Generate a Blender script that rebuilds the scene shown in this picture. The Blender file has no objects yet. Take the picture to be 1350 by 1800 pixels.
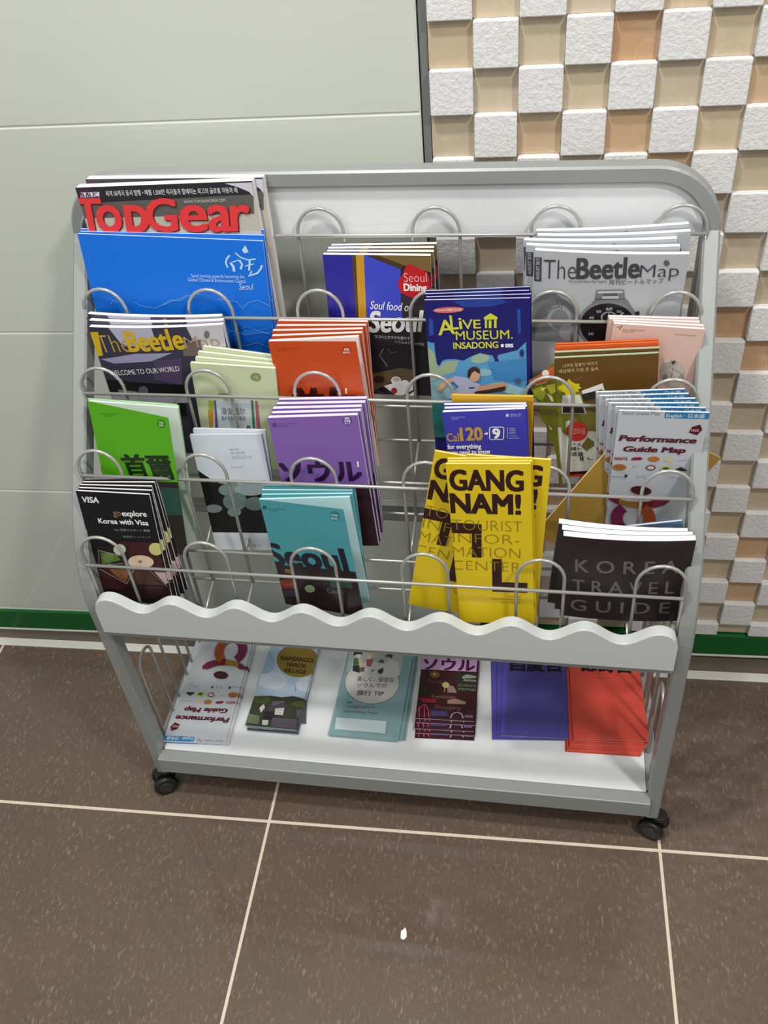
import bpy, bmesh, math, random
from mathutils import Matrix, Vector
random.seed(7)
S = bpy.context.scene
COL = S.collection

# ------------------------------------------------------------------ camera
cam_d = bpy.data.cameras.new('camera')
cam = bpy.data.objects.new('camera', cam_d)
COL.objects.link(cam)
cam.location = (0.3827, -1.101, 1.3402)
cam.rotation_euler = (0.8462, 0.0770, 0.1250)
cam_d.sensor_fit = 'VERTICAL'
cam_d.sensor_height = 36.0
cam_d.lens = 33.2
cam_d.clip_start = 0.02
S.camera = cam

# ------------------------------------------------------------------ world, lights, exposure
S.view_settings.view_transform = 'Standard'
S.view_settings.look = 'None'
S.view_settings.exposure = 0.12
S.view_settings.gamma = 1.0
S.view_settings.use_curve_mapping = False
world = bpy.data.worlds.new('world')
S.world = world
world.use_nodes = True
bg = world.node_tree.nodes['Background']
bg.inputs[0].default_value = (0.96, 1.0, 0.98, 1)
bg.inputs[1].default_value = 0.37

def lamp(name, loc, target, size, power, color):
    d = bpy.data.lights.new(name, 'AREA')
    d.shape = 'DISK'
    d.size = size
    d.energy = power
    d.color = color
    o = bpy.data.objects.new(name, d)
    COL.objects.link(o)
    o.location = loc
    o.rotation_euler = (Vector(target) - Vector(loc)).to_track_quat('-Z', 'Y').to_euler()
    return o
lamp('ceiling_lamp_near', (-0.05, -0.60, 2.50), (-0.05, -0.60, 0), 0.14, 20, (1.0, 0.98, 0.94))
lamp('ceiling_lamp_right', (1.25, -1.20, 2.50), (0.9, -0.8, 0), 0.20, 22, (1.0, 0.95, 0.88))
lamp('soft_fill', (-0.6, -1.9, 2.55), (0, -0.5, 0.3), 1.2, 13, (0.95, 1.0, 0.97))  # broad soft fill added overhead, not a known fixture

# ------------------------------------------------------------------ materials
def lin(c):
    c = c / 255.0
    return c / 12.92 if c <= 0.04045 else ((c + 0.055) / 1.055) ** 2.4
def rgb(c, g=1.0):
    return tuple(min(0.92, lin(v) * g) for v in c) + (1.0,)
MATS = {}
def plain(c, rough=0.4, gain=1.0, metal=0.0, spec=0.5):
    key = (tuple(c), rough, gain, metal, spec)
    if key not in MATS:
        m = bpy.data.materials.new('colour_%d_%d_%d' % tuple(c))
        m.use_nodes = True
        b = m.node_tree.nodes['Principled BSDF']
        b.inputs['Base Color'].default_value = rgb(c, gain)
        b.inputs['Roughness'].default_value = rough
        b.inputs['Metallic'].default_value = metal
        b.inputs['Specular IOR Level'].default_value = spec
        MATS[key] = m
    return MATS[key]
PRINT_GAIN = 1.02
def ink(c):
    return plain(c, 0.38, PRINT_GAIN)
class NT:
    """small helper to wire node materials"""
    def __init__(s, name):
        s.m = bpy.data.materials.new(name); s.m.use_nodes = True
        s.t = s.m.node_tree; s.b = s.t.nodes['Principled BSDF']
    def n(s, typ, **kw):
        o = s.t.nodes.new(typ)
        for k, v in kw.items():
            if k.startswith('i_'):
                o.inputs[k[2:].replace('_', ' ')].default_value = v
            else:
                setattr(o, k, v)
        return o
    def l(s, a, b): s.t.links.new(a, b)
    def math(s, op, a, b=None, c=None):
        o = s.n('ShaderNodeMath', operation=op)
        for i, v in enumerate((a, b, c)):
            if v is None: continue
            if hasattr(v, 'links'): s.l(v, o.inputs[i])
            else: o.inputs[i].default_value = v
        return o.outputs[0]
    def mix(s, f, a, b):
        o = s.n('ShaderNodeMix', data_type='RGBA')
        for v, i in ((f, 0), (a, 6), (b, 7)):
            if hasattr(v, 'links'): s.l(v, o.inputs[i])
            else: o.inputs[i].default_value = v
        return o.outputs[2]
    def pos(s, scale=None, rot=None):
        g = s.n('ShaderNodeNewGeometry')
        if scale is None: return g.outputs['Position']
        mp = s.n('ShaderNodeMapping'); mp.inputs['Scale'].default_value = scale
        if rot: mp.inputs['Rotation'].default_value = rot
        s.l(g.outputs['Position'], mp.inputs[0])
        return mp.outputs[0]
    def noise(s, vec, scale, detail=3, rough=0.5):
        o = s.n('ShaderNodeTexNoise'); o.inputs['Scale'].default_value = scale; o.inputs['Detail'].default_value = detail; o.inputs['Roughness'].default_value = rough
        s.l(vec, o.inputs['Vector']); return o.outputs['Fac']
    def ramp(s, f, stops):
        o = s.n('ShaderNodeValToRGB'); e = o.color_ramp.elements
        while len(e) < len(stops): e.new(0.5)
        for el, (p, c) in zip(e, stops): el.position = p; el.color = c
        s.l(f, o.inputs[0]); return o.outputs[0]
    def bump(s, h, strength, dist):
        o = s.n('ShaderNodeBump'); o.inputs['Strength'].default_value = strength; o.inputs['Distance'].default_value = dist
        s.l(h, o.inputs['Height']); s.l(o.outputs[0], s.b.inputs['Normal'])
    def sep(s, v):
        o = s.n('ShaderNodeSeparateXYZ'); s.l(v, o.inputs[0]); return o.outputs

def mat_floor():
    k = NT('brown_stone_tile')
    p = k.pos(); x, y, z = k.sep(p)
    def line(c, off, half):
        t = k.math('FRACT', k.math('DIVIDE', k.math('ADD', c, off), 0.6))
        d = k.math('MULTIPLY', k.math('ABSOLUTE', k.math('SUBTRACT', t, 0.5)), 0.6)
        return k.math('LESS_THAN', d, half)
    g = k.math('MAXIMUM', line(x, 0.3, 0.0022), line(y, 0.3478 + 0.3, 0.0025))
    cloud = k.noise(p, 9.0, 5, 0.65)
    warm = k.noise(p, 1.6, 2)
    fine = k.noise(k.pos((1, 0.5, 1), (0, 0, 0.3)), 230, 4, 0.7)
    fl = k.ramp(k.noise(k.pos((210, 80, 100), (0, 0, 0.3)), 1.0, 2.0, 0.55), [(0.57, (0, 0, 0, 1)), (0.68, (1, 1, 1, 1))])
    dots = k.ramp(k.noise(k.pos((130, 70, 100), (0, 0, 0.9)), 1.0, 3, 0.6), [(0.56, (0, 0, 0, 1)), (0.70, (1, 1, 1, 1))])
    patch = k.ramp(k.noise(p, 22, 3, 0.6), [(0.38, (0.25, 0.25, 0.25, 1)), (0.64, (1, 1, 1, 1))])
    base = k.mix(cloud, rgb((76, 63, 55)), rgb((108, 91, 80)))
    base = k.mix(k.math('MULTIPLY', warm, 0.4), base, rgb((100, 76, 65)))
    base = k.mix(k.math('MULTIPLY', fine, 0.5), base, rgb((126, 109, 96)))
    base = k.mix(k.math('MULTIPLY', k.math('MULTIPLY', dots, patch), 0.42), base, rgb((146, 127, 110)))
    base = k.mix(k.math('MULTIPLY', k.math('MULTIPLY', fl, patch), 0.42), base, rgb((168, 151, 133)))
    k.l(k.mix(g, base, rgb((226, 208, 190))), k.b.inputs['Base Color'])
    k.l(k.math('MULTIPLY_ADD', g, 0.5, k.math('MULTIPLY_ADD', fine, 0.02, 0.055)), k.b.inputs['Roughness'])
    k.b.inputs['Specular IOR Level'].default_value = 0.4
    return k.m
def mat_wall():
    k = NT('pale_green_grey_wall_tile')
    c = k.noise(k.pos(), 3.0, 4)
    k.l(k.mix(c, rgb((196, 201, 190)), rgb((208, 212, 203))), k.b.inputs['Base Color'])
    k.b.inputs['Roughness'].default_value = 0.05
    k.b.inputs['Specular IOR Level'].default_value = 0.35
    return k.m
SM, MX, MZ = 0.0491, 0.6127, 0.1275
def mat_beige():
    k = NT('beige_onyx_mosaic')
    p = k.pos(); x, y, z = k.sep(p)
    ix = k.math('FLOOR', k.math('DIVIDE', k.math('SUBTRACT', x, MX), SM)); iz = k.math('FLOOR', k.math('DIVIDE', k.math('SUBTRACT', z, MZ), SM))
    cv = k.n('ShaderNodeCombineXYZ'); k.l(ix, cv.inputs[0]); k.l(iz, cv.inputs[1])
    wn = k.n('ShaderNodeTexWhiteNoise', noise_dimensions='3D'); k.l(cv.outputs[0], wn.inputs['Vector'])
    tone = k.ramp(wn.outputs['Value'], [(0.0, rgb((204, 182, 152))), (0.28, rgb((212, 196, 170))), (0.5, rgb((196, 180, 156))), (0.72, rgb((210, 194, 172))), (0.90, rgb((208, 178, 144))), (1.0, rgb((204, 160, 122)))])
    n = k.noise(p, 38, 5, 0.6)
    v = k.n('ShaderNodeTexNoise'); v.inputs['Scale'].default_value = 11; v.inputs['Detail'].default_value = 4; v.inputs['Distortion'].default_value = 1.6
    k.l(p, v.inputs['Vector'])
    vein = k.ramp(v.outputs['Fac'], [(0.485, (0, 0, 0, 1)), (0.5, (1, 1, 1, 1)), (0.515, (0, 0, 0, 1))])
    c = k.mix(k.math('MULTIPLY', n, 0.5), tone, rgb((150, 132, 108)))
    c = k.mix(k.math('MULTIPLY', vein, 0.16), c, rgb((232, 222, 204)))
    k.l(c, k.b.inputs['Base Color']); k.b.inputs['Roughness'].default_value = 0.35
    return k.m
def mat_rough():
    k = NT('rough_white_stone_mosaic')
    p = k.pos()
    n = k.noise(p, 210, 4, 0.6); m = k.noise(p, 26, 3)
    c = k.mix(n, rgb((200, 200, 203)), rgb((242, 242, 244)))
    k.l(k.mix(k.math('MULTIPLY', m, 0.3), c, rgb((228, 214, 202))), k.b.inputs['Base Color'])
    k.b.inputs['Roughness'].default_value = 0.85
    k.bump(n, 0.5, 0.003)
    return k.m
def mat_grain(name, c, rough, metal=0.0, spec=0.5, amt=0.06, scale=300):
    k = NT(name)
    n = k.noise(k.pos(), scale, 3)
    k.l(k.mix(n, rgb(c, 1 - amt), rgb(c, 1 + amt)), k.b.inputs['Base Color'])
    k.b.inputs['Roughness'].default_value = rough; k.b.inputs['Metallic'].default_value = metal; k.b.inputs['Specular IOR Level'].default_value = spec
    return k.m
M_FLOOR, M_WALL, M_BEIGE, M_ROUGH = mat_floor(), mat_wall(), mat_beige(), mat_rough()
M_GROUT = mat_grain('wall_joint_grout', (232, 233, 226), 0.7)
M_SEAM = mat_grain('grey_metal_seam', (128, 130, 128), 0.45, 0.3)
M_MORTAR = mat_grain('mosaic_mortar', (176, 160, 140), 0.9)
M_GREEN = mat_grain('green_skirting_strip', (8, 92, 38), 0.25)
M_BROWN = mat_grain('brown_skirting_stone', (104, 92, 78), 0.35)
M_CAULK = mat_grain('white_floor_edge', (222, 220, 212), 0.7)
M_STEEL = mat_grain('silver_painted_steel', (152, 155, 154), 0.42, 0.15, 0.5, 0.03)
M_WIRE = mat_grain('silver_wire', (180, 179, 175), 0.32, 0.4, 0.5, 0.03)
M_BOARD = mat_grain('white_laminate_board', (226, 228, 230), 0.38, 0.0, 0.5, 0.02)
M_PANEL = mat_grain('light_grey_laminate_panel', (203, 206, 206), 0.4, 0.0, 0.5, 0.02)
M_RUBBER = mat_grain('black_caster_plastic', (22, 22, 23), 0.42)
M_RIM = mat_grain('dark_grey_caster_hub', (46, 46, 48), 0.4)

# ------------------------------------------------------------------ mesh helpers
def link(name, bm, mats, parent=None, matrix=None, smooth=False):
    me = bpy.data.meshes.new(name)
    bm.normal_update()
    bm.to_mesh(me); bm.free()
    for m in mats: me.materials.append(m)
    if smooth:
        for p in me.polygons: p.use_smooth = True
    o = bpy.data.objects.new(name, me)
    COL.objects.link(o)
    if parent is not None: o.parent = parent
    if matrix is not None: o.matrix_local = matrix
    return o
def box(bm, a, b, mi=0, bev=0.0, seg=2):
    vs = [bm.verts.new((x, y, z)) for x in (a[0], b[0]) for y in (a[1], b[1]) for z in (a[2], b[2])]
    fs = []
    for q in ((0, 1, 3, 2), (4, 6, 7, 5), (0, 4, 5, 1), (2, 3, 7, 6), (0, 2, 6, 4), (1, 5, 7, 3)):
        f = bm.faces.new([vs[i] for i in q]); f.material_index = mi; fs.append(f)
    bmesh.ops.recalc_face_normals(bm, faces=fs)
    if bev:
        es = list({e for f in fs for e in f.edges})
        r = bmesh.ops.bevel(bm, geom=es, offset=bev, segments=seg, profile=0.5, affect='EDGES')
        for f in r['faces']: f.material_index = mi
def prism(bm, pts, a, b, axis, mi=0):
    """extrude a 2-D outline between two coordinates along an axis (0, 1 or 2)"""
    def P(p, c):
        v = list(p); v.insert(axis, c); return v
    A = [bm.verts.new(P(p, a)) for p in pts]; B = [bm.verts.new(P(p, b)) for p in pts]
    fs = [bm.faces.new(A), bm.faces.new(B[::-1])]
    for i in range(len(pts)):
        j = (i + 1) % len(pts); fs.append(bm.faces.new((A[i], B[i], B[j], A[j])))
    for f in fs: f.material_index = mi
    bmesh.ops.recalc_face_normals(bm, faces=fs)
    return fs
def frames(path, closed=False):
    n = len(path); out = []
    for i, p in enumerate(path):
        a = path[i - 1] if i > 0 or closed else p; b = path[(i + 1) % n] if i < n - 1 or closed else p
        out.append((Vector(b) - Vector(a)).normalized())
    return out
def tube(bm, path, r, seg=8, mi=0, closed=False):
    tn = frames(path, closed); rings = []; ref = None
    for p, t in zip(path, tn):
        if ref is None:
            ref = t.orthogonal().normalized()
        ref = (ref - t * ref.dot(t)).normalized(); b = t.cross(ref)
        rings.append([bm.verts.new(Vector(p) + ref * (r * math.cos(6.28318 * k / seg)) + b * (r * math.sin(6.28318 * k / seg))) for k in range(seg)])
    m = len(rings)
    for i in range(m if closed else m - 1):
        A, B = rings[i], rings[(i + 1) % m]
        for k in range(seg):
            f = bm.faces.new((A[k], A[(k + 1) % seg], B[(k + 1) % seg], B[k])); f.material_index = mi; f.smooth = True
    if not closed:
        bm.faces.new(rings[0][::-1]).material_index = mi; bm.faces.new(rings[-1]).material_index = mi
def bar(bm, path, side, half_side, half_norm, mi=0, bev=0.0025):
    """rectangular tube swept along a path; side = fixed width direction"""
    side = Vector(side); tn = frames(path); rings = []
    c = bev
    prof = [(-half_side + c, -half_norm), (half_side - c, -half_norm), (half_side, -half_norm + c), (half_side, half_norm - c), (half_side - c, half_norm), (-half_side + c, half_norm), (-half_side, half_norm - c), (-half_side, -half_norm + c)]
    for i, (p, t) in enumerate(zip(path, tn)):
        nrm = t.cross(side).normalized()
        if 0 < i < len(path) - 1:
            t1 = (Vector(path[i]) - Vector(path[i - 1])).normalized(); k = 1 / max(0.6, t1.dot(t))
        else: k = 1
        rings.append([bm.verts.new(Vector(p) + side * a + nrm * (b * k)) for a, b in prof])
    fs = []
    for A, B in zip(rings, rings[1:]):
        for k in range(8): fs.append(bm.faces.new((A[k], A[(k + 1) % 8], B[(k + 1) % 8], B[k])))
    fs.append(bm.faces.new(rings[0][::-1])); fs.append(bm.faces.new(rings[-1]))
    for f in fs: f.material_index = mi
    bmesh.ops.recalc_face_normals(bm, faces=fs)
def cyl(bm, c, axis, r, half, seg=28, mi=0, bev=0.0):
    ax = Vector(axis).normalized(); u = ax.orthogonal().normalized(); w = ax.cross(u); c = Vector(c)
    prof = [(r - bev, -half), (r, -half + bev), (r, half - bev), (r - bev, half)] if bev else [(r, -half), (r, half)]
    rings = [[bm.verts.new(c + ax * h + u * (q * math.cos(6.28318 * k / seg)) + w * (q * math.sin(6.28318 * k / seg))) for k in range(seg)] for q, h in prof]
    fs = []
    for A, B in zip(rings, rings[1:]):
        for k in range(seg): f = bm.faces.new((A[k], A[(k + 1) % seg], B[(k + 1) % seg], B[k])); f.smooth = True; fs.append(f)
    fs.append(bm.faces.new(rings[0][::-1])); fs.append(bm.faces.new(rings[-1]))
    for f in fs: f.material_index = mi
    bmesh.ops.recalc_face_normals(bm, faces=fs)
def structure(o):
    o['kind'] = 'structure'; return o
def tag(o, label, cat, group=None):
    o['label'] = label; o['category'] = cat
    if group: o['group'] = group
    return o

# ------------------------------------------------------------------ the setting
bm = bmesh.new()
box(bm, (-2.6, -3.2, -0.05), (2.6, 0.12, 0.0))
structure(link('floor', bm, [M_FLOOR]))

bm = bmesh.new()
box(bm, (-2.6, 0.0012, 0.0), (0.2572, 0.10, 2.6), 1)
zs = [0.089, 0.379, 0.6785, 0.965, 1.262, 1.56, 1.86, 2.16, 2.46]
for i in range(len(zs) - 1):
    for x0, x1 in ((-2.44, -1.542), (-1.542, -0.642), (-0.642, 0.2575)):
        box(bm, (x0 + 0.0009, 0.0, zs[i] + 0.0011), (x1 - 0.0009, 0.012, zs[i + 1] - 0.0011), 0, 0.0012, 2)
structure(link('wall_left', bm, [M_WALL, M_GROUT]))

bm = bmesh.new()
box(bm, (0.2575, 0.016, 0.0), (2.6, 0.10, 2.6), 2)
for c in range(-7, 16):
    for r in range(-1, 34):
        x0, z0 = MX + c * SM, MZ + r * SM
        z1 = z0 + SM
        if r == -1: z0 = 0.1
        if (c + r) % 2 == 0:
            g = 0.0003
            box(bm, (x0 + g, -0.006 + random.uniform(-0.001, 0.001), z0 + g), (x0 + SM - g, 0.016, z1 - g), 1, 0.0014, 2)
        else:
            box(bm, (x0, 0.003 + random.uniform(-0.0012, 0.0012), z0), (x0 + SM, 0.016, z1), 0)
structure(link('wall_right', bm, [M_BEIGE, M_ROUGH, M_MORTAR]))

bm = bmesh.new()
box(bm, (0.2590, 0.006, 0.09), (0.2680, 0.016, 2.6), 0)
structure(link('trim_1', bm, [M_SEAM]))
def sloped(name, y0, y1, za, zb, mat, bev=0.0):
    bm = bmesh.new()
    box(bm, (-2.6, y0, za), (2.6, y1, zb), 0, bev)
    for v in bm.verts: v.co.z += 0.0117 * v.co.x * min(1.0, za / 0.03)
    return structure(link(name, bm, [mat]))
sloped('trim_2', -0.005, 0.0155, 0.0415, 0.0885, M_GREEN, 0.001)
sloped('trim_3', -0.0065, 0.0155, 0.0385, 0.0415, M_CAULK)
sloped('baseboard_back', -0.003, 0.0155, 0.0, 0.0385, M_BROWN)
bm = bmesh.new()
box(bm, (-2.6, -0.021, 0.0), (2.6, -0.003, 0.003), 0, 0.001)
structure(link('trim_4', bm, [M_CAULK]))

# ------------------------------------------------------------------ the display rack
RACK = Matrix.Translation((0.203, -0.3277, 0)) @ Matrix.Rotation(-0.0272, 4, 'Z')
rack = bpy.data.objects.new('brochure_rack', None)
COL.objects.link(rack)
rack.matrix_world = RACK
tag(rack, 'silver wheeled brochure rack with wire tiers and a wavy white front panel', 'display rack')
def part(name, bm, mats, parent=None):
    return link(name, bm, mats, parent or rack)
def arc(cx, cz, r, a0, a1, n=8):
    return [(cx + r * math.cos(math.radians(a0 + (a1 - a0) * i / n)), cz + r * math.sin(math.radians(a0 + (a1 - a0) * i / n))) for i in range(n + 1)]
# rear inverted-U frame, which runs down to the rear wheels
HW = 0.372
bm = bmesh.new()
path = [(-HW - 0.006, 0.262, 0.053), (-HW, 0.262, 0.50)]
R = 0.066
path += [(x, 0.262, z) for x, z in arc(-HW + R, 0.921 - R, R, 180, 90, 10)]
path += [(x, 0.262, z) for x, z in arc(HW - R, 0.921 - R, R, 90, 0, 10)]
path += [(HW, 0.262, 0.50), (HW + 0.006, 0.262, 0.053)]
bar(bm, path, (0, 1, 0), 0.0115, 0.0095)
part('rear_frame', bm, [M_STEEL])
# front side tubes: sloping down from the rear frame, bending at the basket, then down to the front wheels
for s in (-1, 1):
    bm = bmesh.new()
    pts = [(0.2525, 0.857), (0.0555, 0.591)]
    bend = [(0.0555, 0.591)]
    p0, p1, p2 = Vector((0.0525, 0.587)), Vector((-0.001, 0.5125)), Vector((0.0025, 0.435))
    cur = []
    for i in range(11):
        t = i / 10
        q = p0 * (1 - t) ** 2 + p1 * (2 * t * (1 - t)) + p2 * t * t
        cur.append((q.x, q.y))
    line_ = [(0.2525, 0.857)] + cur + [(0.0125, 0.052)]
    full = []
    for v, z in line_:
        hw = 0.372 + 0.009 * max(0, (0.857 - z) / 0.805)
        full.append((s * hw, v + 0.0125, z))
    bar(bm, full, (1, 0, 0), 0.0095, 0.0125)
    part('side_tube', bm, [M_STEEL])
# head board inside the top of the rear frame
bm = bmesh.new()
out = [(-0.3625, 0.8485), (0.3625, 0.8485)] + arc(0.3625 - 0.056, 0.9115 - 0.056, 0.056, 0, 90, 10) + arc(-0.3625 + 0.056, 0.9115 - 0.056, 0.056, 90, 180, 10)
prism(bm, out, 0.257, 0.268, 1)
part('head_board', bm, [M_BOARD])
# wavy front panel
bm = bmesh.new()
top = []
N = 176
for i in range(N + 1):
    u = 0.3665 - 0.733 * i / N
    e = 0.3665 - abs(u)
    z = 0.4715 + 0.0105 * math.cos(2 * math.pi * u / 0.0862)
    if e < 0.0215: z = 0.482 - 0.0215 * (1 - math.sqrt(max(0, 1 - (1 - e / 0.0215) ** 2)))
    top.append((u, z))
out = [(-0.3665, 0.4185), (0.3665, 0.4185)] + top
fs = prism(bm, out, -0.0095, 0.0065, 1)
for f in fs:
    f.smooth = False
es = [e for e in bm.edges if abs(e.verts[0].co.y - e.verts[1].co.y) < 1e-6 and max(e.verts[0].co.z, e.verts[1].co.z) > 0.43]
bmesh.ops.bevel(bm, geom=es, offset=0.0012, segments=2, profile=0.5, affect='EDGES')
part('wavy_panel', bm, [M_PANEL])
# cross rails
def rail_box(name, a, b, mat=M_STEEL, bev=0.0015):
    bm = bmesh.new(); box(bm, a, b, 0, bev); return part(name, bm, [mat])
rail_box('panel_rail', (-0.3675, -0.002, 0.403), (0.3675, 0.018, 0.418))
rail_box('shelf_rail', (-0.374, 0.002, 0.070), (0.374, 0.022, 0.1035))
rail_box('shelf_rail', (-0.368, 0.2505, 0.070), (0.368, 0.2735, 0.1035))
for s in (-1, 1):
    rail_box('shelf_rail', (s * 0.377 - 0.008, 0.027, 0.070), (s * 0.377 + 0.008, 0.2495, 0.1035))
rail_box('shelf_board', (-0.3685, 0.0225, 0.0885), (0.3685, 0.250, 0.1045), M_BOARD, 0.0006)
rail_box('rear_rail', (-0.3615, 0.2545, 0.40), (0.3615, 0.2695, 0.418))
# tiers of wire: each row of hoops runs down to the floor of the pocket in front of it and on to the next row
ROWS = [(0.2475, 0.8575, 0.889), (0.1975, 0.776, 0.812), (0.136, 0.704, 0.739), (0.069, 0.627, 0.664), (0.0115, 0.5265, 0.5735)]
POCKET = [(0.2475, 0.667, 0.652), (0.1975, 0.594, 0.578), (0.136, 0.5205, 0.505), (0.069, 0.447, 0.432)]   # rear v, rear z, front z
for ri, (v, zr, zt) in enumerate(ROWS):
    bm = bmesh.new()
    tube(bm, [(-0.3655, v - 0.0035, zr), (0.3655, v - 0.0035, zr)], 0.0021)
    part('tier_rail', bm, [M_WIRE])
    for k in range(6):
        u = -0.339 + 0.1356 * k
        r = 0.0275
        foot = POCKET[ri][1] if ri < 4 else POCKET[3][2]
        hoop = [(u - r, v, foot), (u - r, v, zt - 0.030)] + [(u + r * math.cos(math.radians(a)), v, zt - 0.030 + 0.030 * math.sin(math.radians(a))) for a in range(170, 9, -16)] + [(u + r, v, zt - 0.030), (u + r, v, foot)]
        bm = bmesh.new()
        tube(bm, hoop, 0.0021)
        part('wire_hoop', bm, [M_WIRE])
for ri, (v, za, zb) in enumerate(POCKET):
    vf = ROWS[ri + 1][0]
    bm = bmesh.new()
    tube(bm, [(-0.3655, v + 0.003, za), (0.3655, v + 0.003, za)], 0.0019, 6)
    tube(bm, [(-0.3655, vf - 0.003, zb), (0.3655, vf - 0.003, zb)], 0.0019, 6)
    for k in range(6):
        for d in (-0.0275, 0.0275):
            u = -0.339 + 0.1356 * k + d
            tube(bm, [(u, v, za), (u, vf, zb)], 0.0019, 6)
    for s in (-1, 1):
        tube(bm, [(s * 0.3655, v, za), (s * 0.3655, vf, zb)], 0.0019, 6)
        tube(bm, [(s * 0.3655, v, za), (s * 0.3655, v, ROWS[ri][1])], 0.0021, 6)
        tube(bm, [(s * 0.3655, vf, zb), (s * 0.3655, vf, ROWS[ri + 1][1])], 0.0021, 6)
    part('pocket_floor_wires', bm, [M_WIRE])
# wire hoops closing the open sides above the shelf
for s in (-1, 1):
    for v0, v1, zt in ((0.045, 0.090, 0.285), (0.118, 0.163, 0.385), (0.190, 0.235, 0.385)):
        r = (v1 - v0) / 2; c = (v0 + v1) / 2
        hoop = [(s * 0.374, v0, 0.102), (s * 0.374, v0, zt - r)] + [(s * 0.374, c + r * math.cos(math.radians(a)), zt - r + r * math.sin(math.radians(a))) for a in range(165, 14, -15)] + [(s * 0.374, v1, zt - r), (s * 0.374, v1, 0.102)]
        bm = bmesh.new(); tube(bm, hoop, 0.0024); part('side_hoop', bm, [M_WIRE])
    bm = bmesh.new(); tube(bm, [(s * 0.372, 0.022, 0.41), (s * 0.370, 0.252, 0.41)], 0.0024); part('side_hoop_rail', bm, [M_WIRE])
# casters
for u, v, yaw in ((-0.3815, 0.022, 0.5), (0.393, 0.020, -0.45), (-0.378, 0.262, 0.3), (0.378, 0.262, -0.2)):
    bm = bmesh.new()
    cyl(bm, (u, v, 0.0475), (0, 0, 1), 0.011, 0.0045, 20, 0, 0.001)
    Rz = Matrix.Rotation(yaw, 3, 'Z')
    def T(p): q = Rz @ Vector(p); return (u + q.x, v + q.y, q.z)
    fork = [(-0.020, 0.022), (-0.019, 0.034), (-0.012, 0.0425), (0.0, 0.0455), (0.010, 0.0455), (0.012, 0.036), (0.003, 0.024), (-0.006, 0.018)]
    n0 = len(bm.verts)
    prism(bm, fork, -0.0065, 0.0065, 1)
    bm.verts.ensure_lookup_table()
    for w in bm.verts[n0:]: w.co = Vector(T(w.co))
    c = part('caster', bm, [M_RUBBER])
    for d in (-0.0115, 0.0115):
        bm = bmesh.new()
        ax = Rz @ Vector((0, 1, 0))
        ctr = T((-0.006, d, 0.0195))
        cyl(bm, ctr, ax, 0.0195, 0.0055, 32, 0, 0.0025)
        cyl(bm, Vector(ctr) + ax * (0.0045 if d > 0 else -0.0045), ax, 0.0115, 0.0022, 24, 1, 0.001)
        part('wheel', bm, [M_RUBBER, M_RIM], c)

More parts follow.
